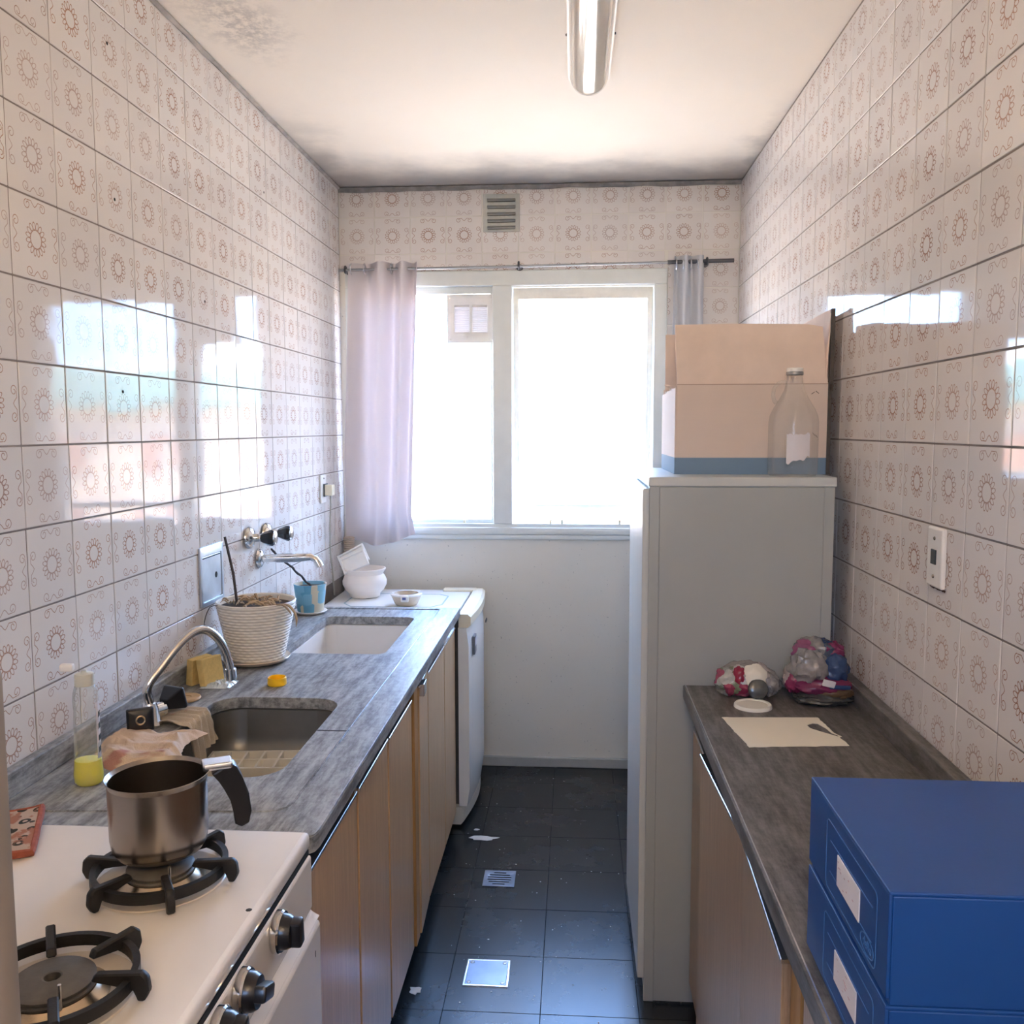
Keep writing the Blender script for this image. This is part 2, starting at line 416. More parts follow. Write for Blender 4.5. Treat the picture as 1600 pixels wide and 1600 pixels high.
def carton_mat(inside=False):
    N = NT('cardboard_printed'); N.set(.8)
    tc = N.n('ShaderNodeTexCoord'); sp = N.n('ShaderNodeSeparateXYZ'); N.l(tc.outputs['Object'], sp.inputs[0])
    n1 = N.noise(8, None, 4); f = N.noise(3, N.coord('Object', (4,4,160)), 2)
    c = N.mix(n1, (.64,.525,.45), (.72,.60,.52)); c = N.mix(N.m('MULTIPLY', f, .12), c, (.46,.36,.30))
    c = N.mix(N.m('LESS_THAN', sp.outputs['Z'], .044), c, (.17,.26,.36))
    N.base(c); return N.mat
M['carton'] = carton_mat()
M['carton_in'] = simple('cardboard_inside', (.76,.62,.53), .85, var=.08, vscale=14)
M['carton_shade_ink'] = simple('cardboard_shade_ink', (.10,.085,.075), .9, var=.2, vscale=100)  # painted shade of the carton's right edge, also the pen ink
def bag_mat(name, cols, scale, glossy=.18):
    N = NT(name); N.set(glossy, 0, **{'Coat Weight': .4, 'Coat Roughness': .1})
    w = N.n('ShaderNodeMix', data_type='VECTOR'); co = N.coord(); nz = N.n('ShaderNodeTexNoise'); nz.inputs['Scale'].default_value = 22; N.l(co, nz.inputs['Vector'])
    w.inputs[0].default_value = .06; N.l(co, w.inputs[4]); N.l(nz.outputs['Color'], w.inputs[5])
    vz = N.n('ShaderNodeTexVoronoi'); vz.inputs['Scale'].default_value = scale; N.l(w.outputs[1], vz.inputs['Vector'])
    sp = N.n('ShaderNodeSeparateXYZ'); N.l(vz.outputs['Color'], sp.inputs[0])
    rp = N.n('ShaderNodeValToRGB'); rp.color_ramp.interpolation = 'CONSTANT'; N.l(sp.outputs[0], rp.inputs[0])
    el = rp.color_ramp.elements
    el[0].position = 0; el[0].color = cols[0]+(1,); el[1].position = 1/len(cols); el[1].color = cols[1]+(1,)
    for i, c in enumerate(cols[2:], 2): e = el.new(i/len(cols)); e.color = c+(1,)
    N.base(rp.outputs[0]); N.bump(N.noise(45, None, 4, .7), .5, .006); return N.mat
M['bag1'] = bag_mat('printed_film_pink', [(.34,.31,.29),(.30,.035,.09),(.42,.39,.36),(.16,.17,.10),(.30,.09,.15),(.46,.40,.37),(.22,.20,.19)], 24)
M['bag2'] = bag_mat('printed_film_blue', [(.03,.065,.16),(.20,.03,.10),(.06,.10,.19),(.20,.19,.19),(.03,.055,.14),(.24,.06,.14),(.10,.12,.16)], 20)
M['bag_film'] = simple('clear_crumpled_film', (.34,.32,.31), .22, .1, var=.35, vscale=40, bump=.8, bscale=55)
M['bag_dark'] = simple('dark_crumpled_film', (.085,.085,.08), .25, .1, var=.4, vscale=40, bump=.8, bscale=55)
def bluepot_mat():
    N = NT('painted_blue_pot'); N.set(.4); v = N.n('ShaderNodeTexVoronoi', distance='CHEBYCHEV'); v.inputs['Scale'].default_value = 26; v.inputs['Randomness'].default_value = .6
    N.l(N.coord(), v.inputs['Vector']); sp = N.n('ShaderNodeSeparateXYZ'); N.l(v.outputs['Color'], sp.inputs[0])
    c = N.mix(sp.outputs[0], (.10,.33,.50), (.24,.52,.66)); c = N.mix(N.m('GREATER_THAN', sp.outputs[1], .68), c, (.62,.58,.45)); N.base(c); return N.mat
M['bluepot'] = bluepot_mat()
def holder_mat():
    N = NT('patterned_fabric'); N.set(.9); a = N.n('ShaderNodeTexVoronoi'); a.inputs['Scale'].default_value = 46; N.l(N.coord(), a.inputs['Vector'])
    d = N.m('ABSOLUTE', N.m('SUBTRACT', a.outputs['Distance'], .30)); c = N.mix(N.m('LESS_THAN', d, .11), (.46,.36,.29), (.03,.03,.02))
    c = N.mix(N.ss(N.noise(24), .56, .62), c, (.34,.15,.10)); N.base(c); return N.mat
M['holder'] = holder_mat()
M['holder_trim'] = simple('red_trim', (.36,.10,.06), .9, var=.25, vscale=90)
# ==================================================================== THE ROOM
RW = 11*TP          # room width 1.705
D = 3.9395          # window wall
ZC = 2.5387         # ceiling
YB = -1.0           # rear wall
ZA = 2.4109         # first full tile joint below the ceiling
def st(o): o['kind'] = 'structure'; return o

# floor: black bed with loose-laid dark tiles
fl = st(put('floor', B((-.1,YB-.1,-.12),(RW+.1,D+.1,-.0035)), M['floor_joint']))
FP = .255
tme = finish(B((-FP/2+.0007,-FP/2+.0007,-.004),(FP/2-.0007,FP/2-.0007,0), .0005, 1), 'floor_tile')
tme.materials.append(M['floor'])
for i in range(-1, 4):
    for j in range(-5, 7):
        y0 = 2.212+j*FP
        if y0+FP > D+.002: continue
        o = put('floor_tile', tme, M['floor'], fl, (.681+(i+.5)*FP, y0+FP/2, random.uniform(-.0003,.0)), (random.uniform(-.0012,.0012), random.uniform(-.0012,.0012), 0))
# last cut row at the window wall
cme = finish(B((-FP/2+.0007,-.0978,-.004),(FP/2-.0007,.0978,0), .0005, 1), 'floor_tile_cut'); cme.materials.append(M['floor'])
for i in range(-1, 4): put('floor_tile', cme, M['floor'], fl, (.681+(i+.5)*FP, D-.099, -.0003))

# ceiling
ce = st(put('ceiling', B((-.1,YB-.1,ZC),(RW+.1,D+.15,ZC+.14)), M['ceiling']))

# tiled side walls
wl = st(put('wall_left', B((-.14,YB,-.1),(-.0016,D+.1,ZC)), M['grout']))
wr = st(put('wall_right', B((RW+.0016,YB,-.1),(RW+.14,D+.1,ZC)), M['grout']))
G = .0017
TILES = {}
def tile_mesh(x0, x1, z0, z1):
    """tile face in XZ looking to -Y, origin at the centre of the whole tile"""
    k = (round(x0,4), round(x1,4), round(z0,4), round(z1,4))
    if k not in TILES:
        me = finish(B((x0+G,0,z0+G),(x1-G,.006,z1-G), .0009, 1), 'tile'); me.materials.append(M['tile']); TILES[k] = me
    return TILES[k]
def lay(parent, cx, cy_, cz, rz, x0=-TP/2, x1=TP/2, z0=-TP/2, z1=TP/2):
    return put('tile', tile_mesh(x0,x1,z0,z1), M['tile'], parent, (cx,cy_,cz),
               (random.gauss(0,.0030), random.gauss(0,.0005), rz+random.gauss(0,.0042)))
ROWS = [(ZA+TP/2, -TP/2, ZC-.006-ZA-TP/2)]+[(ZA-(r+.5)*TP, -TP/2, TP/2) for r in range(10)]
for k in range(21):
    yc = 3.9336-(k+.5)*TP
    for zc, a, b in ROWS: lay(wl, 0, yc, zc, PI/2, z0=a, z1=b)
for k in range(-7, 16):
    yc = 1.4812+(k+.5)*TP
    x0 = -TP/2 if yc+TP/2 < D else -(D-.001-yc)
    for zc, a, b in ROWS: lay(wr, RW, yc, zc, -PI/2, x0=x0, z0=a, z1=b)
# the strip of wall behind the camera: plain tile face
for w, x0, x1 in ((wl,-.0016,-.0002),(wr,RW+.0002,RW+.0016)):
    o = put('plain_tiling', B((x0,YB,0),(x1,.37,ZC)), simple('plain_tile_glaze',(.78,.74,.71),.1)); o.parent = w
# nail holes left in the glaze
for y, z in ((1.987,2.346),(1.992,2.017),(1.994,1.595),(2.47,1.86),(2.98,2.28)):
    put('nail_hole', lathe([(.0,.0006),(.0038,.0004),(.004,0),(0,0)], 10), M['black'], wl, (.0004,y,z), (0,PI/2,0))

# window wall: plaster with the window opening
WX0, WX1, WZ0, WZ1 = .022, 1.407, 1.062, 2.182
bm = bmesh.new()
for a, b in (((-.1,D,-.1),(RW+.1,D+.13,WZ0)), ((-.1,D+.0016,WZ1),(RW+.1,D+.13,ZC)), ((-.1,D,WZ0),(WX0,D+.13,WZ1)), ((WX1,D+.0016,WZ0),(RW+.1,D+.13,WZ1))):
    box(bm, a, b)
wb = st(put('wall_back', bm, M['paint']))
for k in range(11):
    xc = (k+.5)*TP
    lay(wb, xc, D, ROWS[0][0], 0, z0=ROWS[0][1], z1=ROWS[0][2]-.012)
    lay(wb, xc, D, ROWS[1][0], 0)
    zc = ROWS[2][0]
    if k < 9: lay(wb, xc, D, zc, 0, z0=WZ1-zc)
for k, cut in ((9, WX1-9.5*TP), (10, -TP/2)):
    for zc, a, b in ROWS[2:]:
        lay(wb, (k+.5)*TP, D, zc, 0, x0=cut, z0=a, z1=b)
# ragged plaster bead between tiles and ceiling
def bead(u, v):
    x = u*RW; n = noise.noise(Vector((x*9,v*3,.3)))
    return (x, D-.012*(1-v)-.002, ZC-.002-v*(.016+.010*n))
st(put('trim_1', grid(bead, 120, 3, .004), M['soot_edge']))
def beadL(u, v):
    y = 1.4+u*(D-1.4); n = noise.noise(Vector((3.1,y*9,v*3)))
    return (.010*(1-v)+.001, y, ZC-.002-v*(.006+.007*n))
st(put('trim_2', grid(beadL, 120, 3, .003), simple('old_plaster_edge',(.46,.42,.38),.9,var=.35,vscale=14)))
st(put('baseboard_back', B((0,D-.016,0),(RW,D,.045), .004), simple('baseboard_paint',(.42,.43,.41),.5,var=.1)))

# rear wall (behind the camera) with the second window that lights the near half of the room
bm = bmesh.new()
for a, b in (((-.1,YB-.12,-.1),(RW+.1,YB,1.46)), ((-.1,YB-.12,2.14),(RW+.1,YB,ZC+.1)), ((-.1,YB-.12,1.46),(.57,YB,2.14)), ((1.15,YB-.12,1.46),(RW+.1,YB,2.14))):
    box(bm, a, b)
st(put('wall_rear', bm, simple('rear_plaster',(.72,.68,.62),.7)))
w2 = st(empty('window_2', (.86,YB-.06,1.46)))
for x in (-.28,0,.28): put('frame_post', B((x-.02,-.03,0),(x+.02,.03,.68), .004), M['frame'], w2)
for z in (.03,.65): put('frame_rail', B((-.29,-.03,z-.028),(.29,.03,z+.028), .004), M['frame'], w2)
for x in (-.14,.14): put('pane', B((x-.12,-.003,.05),(x+.12,.003,.63)), M['pane'], w2)

# ------------------------------------------------------------------ the window over the sink
w1 = st(empty('window_1', (0,D,0)))
FY0, FY1 = -.006, .085
def wbox(name, a, b, mat='frame', bev=.004, parent=None): return put(name, B(a,b,bev), M[mat], parent or w1)
wbox('frame_head', (WX0,FY0,2.118),(WX1,FY1,WZ1))
wbox('frame_sill', (WX0,FY0,WZ0),(WX1,FY1,1.094))
wbox('frame_post', (WX0,FY0,1.094),(.088,FY1,2.118))
wbox('frame_post', (1.352,FY0,1.094),(WX1,FY1,2.118))
wbox('mullion', (.664,FY0-.006,1.094),(.748,FY1,2.118))
# stepped apron moulding under the sill
wbox('sill_moulding', (WX0,-.020,1.046),(WX1,FY0,1.078), bev=.006)
wbox('sill_moulding', (WX0,-.012,1.024),(WX1,0,1.046), bev=.004)
# fixed light on the left
fs = put('fixed_sash', plate([(.088,1.094),(.664,1.094),(.664,2.118),(.088,2.118)], [[(.104,1.110),(.652,1.110),(.652,2.089),(.104,2.089)]], -.05, -.02, .003), M['frame'], w1, rot=(PI/2,0,0))
put('pane', B((.104,.033,1.110),(.652,.037,2.089)), M['pane'], w1)
# top-hung sash on the right, propped open a little
hs = put('opening_sash', plate([(-.300,-.972),(.300,-.972),(.300,0),(-.300,0)], [[(-.276,-.945),(.276,-.945),(.276,-.048),(-.276,-.048)]], -.018, .018, .003), M['sash_wood'], w1, loc=(1.050,.045,2.114), rot=(PI/2+math.radians(4.5),0,0))
p_ = put('pane', B((-.276,-.945,-.002),(.276,-.048,.002)), M['pane']); p_.parent = hs
lat = put('latch', B((-.012,-.985,-.03),(.012,-.950,-.018), .002), M['alu']); lat.parent = hs; lat.location.x = -.09
for x in (.915,.965,1.215): wbox('stay_pin', (x-.005,-.002,1.094),(x+.005,.010,1.112), 'cream_plastic', .001)
wbox('stay_pin', (.530,-.002,1.094),(.540,.010,1.108), 'cream_plastic', .001)
# left edge channel and roller-blind tube
wbox('side_channel', (.060,-.012,1.40),(.070,FY0,2.10), 'frame', .001)

M['louvre'] = cloth_translucent('milky_louvre', (.80,.76,.74), .05)
# vent fan cover let into the fixed pane
v = empty('window_vent', (.566,D+.030,1.982)); tag(v, 'square translucent plastic vent with two louvre columns in left window pane', 'vent')
put('frame', plate([(-.104,-.104),(.104,-.104),(.104,.104),(-.104,.104)], [rrect(-.070,-.058,-.006,.058,.004,2), rrect(.008,-.058,.072,.058,.004,2)], 0, .014, .005), M['white_plastic'], v, rot=(PI/2,0,0))
for x0 in (-.070,.008):
    for k in range(14):
        put('louvre', B((x0,-.007,-.0008),(x0+.064,.007,.0008)), M['louvre'], v, (0,-.008,-.053+k*.0082), (.95,0,0))
for x in (-.09,.09):
    for z in (-.09,.09): put('screw', lathe([(0,.003),(.004,.002),(.005,0),(0,0)],10), M['white_plastic'], v, (x,-.014,z), (PI/2,0,0))
put('pull_tab', B((-.032,-.020,-.082),(-.014,-.012,-.064),.002), M['white_plastic'], v)

# metal louvre vent in the tiles above the window
v = empty('wall_vent', (.7025,D-.001,2.4215)); tag(v, 'grey metal louvred vent plate set in tiles above window', 'vent')
put('plate', plate([(-.0775,-.0785),(.0775,-.0785),(.0775,.0785),(-.0775,.0785)], [rrect(-.060,-.064+k*.0285-.004,.060,-.064+k*.0285+.010,.003,2) for k in range(5)], 0, .004, .0008), simple('vent_metal',(.42,.43,.41),.4,.5,var=.12), v, rot=(PI/2,0,0))
put('backing', B((-.07,-.001,-.07),(.07,.0005,.07)), M['black'], v)
for k in range(5):
    z = -.064+k*.0285
    put('slat', grid(lambda a,b,z=z: (-.060+.12*a, -.004-.011*math.sin(b*PI*.5), z+.010-.014*b), 6, 5, .001), simple('slat_metal',(.45,.46,.44),.4,.5) if k==0 else bpy.data.materials['slat_metal'], v)

# ------------------------------------------------------------------ world outside
st(put('ground', B((-150,4.6,-9.3),(150,260,-9)), simple('street_ground',(.46,.40,.33),.9,vscale=.2)))
st(put('ground_behind', B((-60,-60,-9.3),(60,-1.6,-9)), simple('yard_ground',(.46,.40,.33),.9,vscale=.2)))
b = empty('neighbour_building', (8,44,-9)); tag(b, 'pale beige block with teal roof far outside, glimpsed reflected in tiles', 'building')
put('facade', B((-34,0,0),(34,12,11.6)), simple('facade_render',(.64,.52,.42),.8,vscale=.4), b)
put('roof', B((-35,-.8,11.6),(35,13,13.4),.2), simple('teal_roof',(.20,.42,.42),.6,vscale=.5), b)
wm = simple('window_red', (.42,.22,.17), .4)
for r in range(3):
    for k in range(15):
        o = put('window', B((-31+k*4.2,-.12,2.1+r*3.2),(-29.9+k*4.2,.1,3.6+r*3.2)), wm, b)
# ==================================================================== LEFT SIDE
ZT = .86                                   # worktop height
CX, CY0, CY1 = .605, 1.366, 3.224          # front edge, near end, far end
S1 = rrect(.155,1.615,.460,2.115,.065,6); S2 = rrect(.160,2.550,.468,3.066,.030,5)
ct = empty('worktop', (0,0,ZT)); tag(ct, 'long grey slate worktop with two sink cut-outs under the taps', 'worktop')
outer = [(.004,CY0),(CX-.028,CY0),(CX-.012,CY0+.005),(CX-.003,CY0+.016),(CX,CY0+.034),(CX,CY1),(.004,CY1)]
put('slab', plate(outer, [S1,S2], -.030, -.003, .0015), M['stoneL'], ct)
# raised border along the near end and the front
ri = [(.535,CY1-.03)]
rim = [(.004,CY0+.0005),(CX-.028,CY0+.0005),(CX-.012,CY0+.0055),(CX-.0035,CY0+.0165),(CX-.0005,CY0+.034),(CX-.0005,CY1-.0005),(.004,CY1-.0005),(.004,CY1-.026),(.536,CY1-.026),
       (.530,1.500),(.524,1.478),(.512,1.466),(.490,1.459),(.004,1.432)]
put('raised_border', plate(rim, [], -.003, 0, .0012), M['stoneL'], ct)
gp_ = [(.536,CY1-.030,0),(.533,2.6,0),(.530,1.500,0),(.524,1.478,0),(.512,1.466,0),(.490,1.459,0),(.25,1.4455,0),(.012,1.432,0)]
put('groove_edge', tube(gp_, .0021, 8), stone('polished_slate',(.085,.090,.094),(.44,.46,.47),.16), ct)
put('drain_groove', B((.462,1.882,-.0032),(.530,1.887,-.0026)), M['groove'], ct)
put('drain_groove', B((.004,.000,-.0032),(.49,.006,-.0022)), M['groove'], ct, (0,1.432,0), (0,0,.055))
put('backsplash', B((.001,CY0+.01,-.003),(.022,CY1-.14,.045), .003), M['stoneL'], ct)
# sinks
def scl(L, s, z):
    cx = sum(p[0] for p in L)/len(L); cy_ = sum(p[1] for p in L)/len(L)
    return [(cx+(p[0]-cx)*s, cy_+(p[1]-cy_)*s, z) for p in L]
def sink(name, L, mat, label, zb):
    bm = loft([scl(L,1.03,.829), scl(L,1.0,.826), scl(L,.985,zb+.05), scl(L,.96,zb+.02), scl(L,.90,zb+.004), scl(L,.5,zb)])
    o = empty(name, (0,0,0)); tag(o, label, 'sink')
    put('bowl', bm, mat, o)
    cx = sum(p[0] for p in L)/len(L); cy_ = sum(p[1] for p in L)/len(L)
    put('drain', lathe([(0,.002),(.018,.002),(.022,.004),(.028,.003),(.030,0)],24,(cx-.03,cy_-.12,zb+.0005)), M['chrome'], o)
    return o
sink('kitchen_sink', S1, M['sink_dark'], 'dark rounded sink bowl holding an ice tray, nearest the stove', .712)
sink('laundry_sink', S2, M['sink_white'], 'white enamel sink basin near the fridge', .66)

# base cabinets
def door(parent, y0, y1, X, zt, zb, mat, side, hinge=None, ang=0, profile=True):
    """door slab facing the aisle; side +1 = faces +X, hinge 'n' near or 'f' far end"""
    th = .018*side
    py = y0 if hinge != 'f' else y1
    d = put('door', B((0,y0-py+.0025,zb),(-th,y1-py-.0025,zt), .0012,1), mat, parent, (X,py,0), (0,0,ang))
    if profile:
        p = put('edge_profile', B((.002*side,y0-py+.002,zt),(-.020*side,y1-py-.002,zt+.007), .001,1), M['alu']); p.parent = d
    return d
c1 = empty('base_cabinet', (0,0,0)); tag(c1, 'wood laminate base cabinet under kitchen sink beside the stove', 'cabinet')
put('carcass', B((.01,1.405,.075),(.555,2.44,.60)), M['carcass'], c1)
put('plinth', B((.05,1.405,.0),(.50,2.44,.075)), M['plinth'], c1)
for y0, y1, a, h in ((1.412,1.752,0,None),(1.762,2.063,.006,'n'),(2.066,2.372,0,None)):
    door(c1, y0, y1, .580, .772, .072, M['woodL'], 1, h, a)
put('stile', B((.556,1.750,.075),(.576,1.764,.80)), M['woodO'], c1)
put('end_post', B((.556,2.378,.070),(.586,2.432,.822),.002), M['woodO'], c1)
c2 = empty('base_cabinet', (0,0,0)); tag(c2, 'wood laminate base cabinet with ajar door between orange post and fridge', 'cabinet')
put('carcass', B((.01,2.445,.075),(.555,3.27,.60)), M['carcass'], c2)
put('plinth', B((.05,2.445,.0),(.50,3.27,.075)), M['plinth'], c2)
door(c2, 2.440, 2.640, .580, .790, .072, M['woodL'], 1, 'f', .045)
door(c2, 2.645, 2.985, .580, .772, .072, M['woodL'], 1)
door(c2, 2.990, 3.262, .580, .772, .072, M['woodL'], 1)
put('handle', B((-.003,2.445-2.64,.765),(.012,2.50-2.64,.800),.002), M['alu'], c2, (.582,2.64,0),(0,0,.045))

# ------------------------------------------------------------------ small fridge
F = empty('mini_fridge', (0,3.29,0)); tag(F, 'small white under-counter fridge with cream door trim below window', 'fridge')
put('body', B((.03,0,.03),(.570,.55,.800), .006), M['fridge_side'], F)
put('top_panel', B((.03,.002,.800),(.578,.548,.815), .005), M['fridge'], F)
put('gasket', B((.560,.030,.06),(.588,.52,.795)), M['gasket'], F)
def bulge(y, z, x0, amt): return x0 + amt*math.sin(PI*min(max((y)/.55,0),1))**.8
def door_mesh(z0, z1, x0, x1, amt, nz=10):
    L = []
    for k in range(nz+1):
        z = z0+(z1-z0)*k/nz; e = min(1, min(k, nz-k)/1.2+.75)
        ring = [(x0, .0, z), (x0, .55, z)]
        for i in range(13):
            y = .55-.55*i/12; ring.append((x1*e+x0*(1-e)+amt*math.sin(PI*i/12), y, z))
        L.append(ring)
    return loft(L, close_top=True)
put('door', door_mesh(.085,.770,.588,.628,.020), M['fridge'], F)
put('top_trim', door_mesh(.772,.822,.590,.636,.014,5), M['cream_plastic'], F)
put('kick_panel', door_mesh(.012,.080,.560,.605,.030,5), M['fridge_side'], F)
put('hinge_cap', B((.46,.50,.815),(.60,.55,.825),.002), M['cream_plastic'], F)
put('badge', B((.636,.06,.655),(.6445,.120,.725),.001), simple('badge_grey',(.16,.16,.17),.4), F)
put('badge_stripe', B((.644,.070,.685),(.6452,.110,.715)), M['sticker'], F)
put('handle_dent', B((.648,.42,.700),(.652,.47,.712),.001), M['gasket'], F)
ol = [(.14,.16),(.46,.16),(.50,.22),(.50,.40),(.46,.44),(.14,.44),(.10,.40),(.10,.22)]
put('top_print', plate(ol, [[(.28+(x-.28)*.97, .30+(y-.30)*.965) for x,y in ol]], .815, .8156), simple('teal_print',(.20,.30,.32),.5), F)

# white round pot with two little trays on the fridge
t = empty('round_pot', (.152,3.66,.8155)); tag(t, 'white round-bellied ceramic pot on the fridge by the wall', 'pot')
put('body', lathe([(0,.002),(.055,.0),(.062,.004),(.064,.016),(.078,.030),(.090,.052),(.091,.068),(.084,.086),(.076,.096),(.080,.106),(.087,.114),(.088,.119),(.083,.120),(.074,.110),(.070,.094),(.080,.075),(.082,.055),(.06,.02),(0,.016)],48), M['terracotta_white'], t)
def tray(label, loc, rot, sc):
    o = empty('small_tray', loc); o.rotation_euler = rot; tag(o, label, 'tray', 'small trays in the white pot')
    L = [(-.055*sc,-.036*sc),(.055*sc,-.036*sc),(.055*sc,.036*sc),(-.055*sc,.036*sc)]
    bm = plate(L, [[(x*.86,y*.80) for x,y in L]], .002, .014, .002)
    put('rim', bm, M['white_plastic'], o)
    put('base', B((-.05*sc,-.031*sc,-.001),(.05*sc,.031*sc,.003),.001), M['white_plastic'], o)
tray('small white tray leaning out of the round pot, the front one', (.118,3.632,.962), (1.05,-.42,.12), 1.0)
tray('small white tray in the round pot, behind the front one', (.108,3.660,.974), (1.05,-.48,.12), 1.08)
# ash tray
t = empty('ashtray', (.356,3.50,.8157)); tag(t, 'cream ceramic ashtray with dark inside on the fridge', 'ashtray')
put('bowl', lathe([(0,.0),(.040,.0),(.046,.006),(.058,.034),(.062,.044),(.058,.047),(.048,.046),(.044,.036),(.036,.020),(0,.018)],40), M['ceramic'], t)
put('glaze_rim', lathe([(.0485,.0465),(.058,.0476),(.0625,.0445),(.0615,.039),(.0635,.0445),(.058,.0482),(.048,.0472)],40), M['sink_white'], t)
put('ash_bed', lathe([(0,.022),(.037,.022),(.036,.019),(0,.019)],30), simple('dark_glaze',(.12,.11,.12),.3), t)
put('rest_notch', B((-.012,-.066,.020),(.020,-.050,.046),.005), M['sink_white'], t)
put('motif', B((-.004,-.0675,.030),(.010,-.0655,.040)), simple('blue_motif',(.10,.13,.32),.4), t)

# ribbed hose in the corner behind the fridge
pr = []
for k in range(60):
    pr.append((.022 if k % 2 else .0255, k*.004+.80))
t = put('ribbed_hose', lathe([(0,.80)]+pr+[(0,.80+.24)],16), M['hose'], loc=(.032,3.885,0)); tag(t, 'beige ribbed drain hose in the corner under left curtain', 'hose')

# ------------------------------------------------------------------ plants
t = empty('woven_planter', (.128,2.450,.8665)); tag(t, 'white woven-look plant pot with dead grass and a bare stick', 'planter')
rows = 114; prof = [(0,.004),(.070,.0)]+[(.072+.036*(k/rows)**.9, .002+.160*k/rows) for k in range(rows+1)]+[(.110,.164),(.107,.167),(.103,.164),(.100,.148),(0,.146)]
def wv(r, z, a, j):
    if 2 <= j < rows+3:
        row = (j-2)/rows*19
        return r + .0024*abs(math.sin(PI*row))*(1+.45*math.cos(24*a+PI*int(row))) - .0012
    return r
put('pot', lathe(prof, 140, rfun=wv), M['woven'], t)
put('soil', lathe([(0,.156),(.05,.155),(.101,.151),(.100,.147),(0,.147)],36), M['soil'], t)
stick = tube([(-.050,-.01,.150),(-.062,-.002,.24),(-.083,.0,.338),(-.084,.0,.344)], [.004,.0038,.0036,.0036], 8)
put('stick', stick, M['stick'], t)
for k in range(46):
    a = random.uniform(0,2*PI); r0 = random.uniform(.02,.085); l = random.uniform(.02,.05); q = random.uniform(0,2*PI)
    x, y = r0*math.cos(a), r0*math.sin(a); z = .156+random.uniform(0,.006)
    ex, ey = x+l*math.cos(q), y+l*math.sin(q); er = math.hypot(ex,ey)
    if er > .096: ex, ey = ex*.096/er, ey*.096/er
    w = random.uniform(.0018,.005)
    put('dry_leaf', tube([(x,y,z),((x+ex)/2,(y+ey)/2,z+random.uniform(.004,.016)),(ex,ey,z+random.uniform(-.001,.008))],[w*.6,w,w*.2],5,smooth_path=1), M['drygrass'], t)
for pts, w in (([(.07,-.05,.160),(.108,-.058,.168),(.128,-.062,.150),(.136,-.064,.128),(.134,-.066,.105)],.0035),([(.06,-.06,.160),(.100,-.075,.172),(.122,-.08,.152),(.128,-.082,.140)],.003),
               ([(-.06,-.06,.158),(-.098,-.075,.166),(-.108,-.085,.145),(-.110,-.10,.118),(-.106,-.105,.112)],.0012)):
    put('hanging_leaf', tube(pts,[w*.7]+[w]*(len(pts)-2)+[w*.15],6,smooth_path=2), M['drygrass'] if w>.002 else M['stick'], t)
t = put('saucer', lathe([(0,.0),(.070,.0),(.088,.006),(.096,.014),(.0945,.016),(.084,.009),(.06,.006),(0,.006)],56), M['ceramic'], loc=(.122,2.452,ZT-.0028)); tag(t, 'cream saucer under the woven planter', 'saucer')

t = empty('blue_flowerpot', (.083,3.118,.8655)); tag(t, 'small blue painted flowerpot with a dead twisted stem', 'flowerpot')
put('pot', lathe([(0,.0),(.044,0),(.046,.002),(.057,.092),(.0585,.098),(.054,.098),(.052,.086),(0,.084)],48), M['bluepot'], t)
put('soil', lathe([(0,.087),(.052,.086),(.051,.083),(0,.083)],24), M['soil'], t)
pts = [(.008,-.004,.085)]
for k in range(1, 15):
    f = k/14; pts.append((.008-.061*f+.0025*math.sin(k*1.9), -.004-.246*f+.003*math.cos(k*1.9), .085+.185*f-.016*f*f))
put('stem', tube(pts,[.0034+.0009*(k%2) for k in range(15)],7), M['stick'], t)
t = put('saucer', lathe([(0,.0),(.044,.0),(.054,.004),(.059,.010),(.057,.011),(.05,.006),(0,.005)],48), M['white_plastic'], loc=(.083,3.118,ZT-.0028)); tag(t, 'white saucer under the blue flowerpot', 'saucer')

# ------------------------------------------------------------------ taps on the tiled wall
def wall_valve(label, y, z):
    o = empty('wall_tap', (0,y,z)); o.rotation_euler = (0,PI/2,0); tag(o, label, 'tap', 'wall taps over the laundry sink')
    put('flange', lathe([(0,.0),(.033,.0005),(.035,.005),(.033,.012),(.027,.018),(.016,.022),(.013,.026),(.0125,.052),(0,.052)],32), M['chrome'], o)
    me = finish(lathe([(0,.046),(.0135,.046),(.016,.050),(.0245,.072),(.0255,.080),(.020,.088),(0,.090)],8), 'tap_knob', 10); put('knob', me, M['black_plastic'], o)
    put('cap', lathe([(.0205,.0875),(.0225,.0895),(.018,.0925),(0,.093)],24), M['chrome'], o)
wall_valve('black-knobbed chrome wall tap, the one nearer the camera', 2.739, 1.172)
wall_valve('black-knobbed chrome wall tap, the one farther from camera', 2.900, 1.168)
o = empty('wall_spout', (0,2.830,1.094)); tag(o, 'chrome wall spout below two black-knobbed taps', 'tap')
put('flange', lathe([(0,0),(.029,.0005),(.031,.005),(.026,.013),(.016,.018),(0,.018)],32), M['chrome'], o, rot=(0,PI/2,0))
put('pipe', tube([(.012,0,0),(.062,.001,.001),(.063,.001,.001),(.125,.003,.003),(.172,.004,.006),(.188,.004,-.002),(.196,.004,-.014)],[.0125,.0125,.0145,.0145,.0115,.0115,.0115],18), M['chrome'], o)
put('nozzle', tube([(.193,.004,-.010),(.201,.004,-.026)],[.0135,.0135],18), M['chrome'], o)
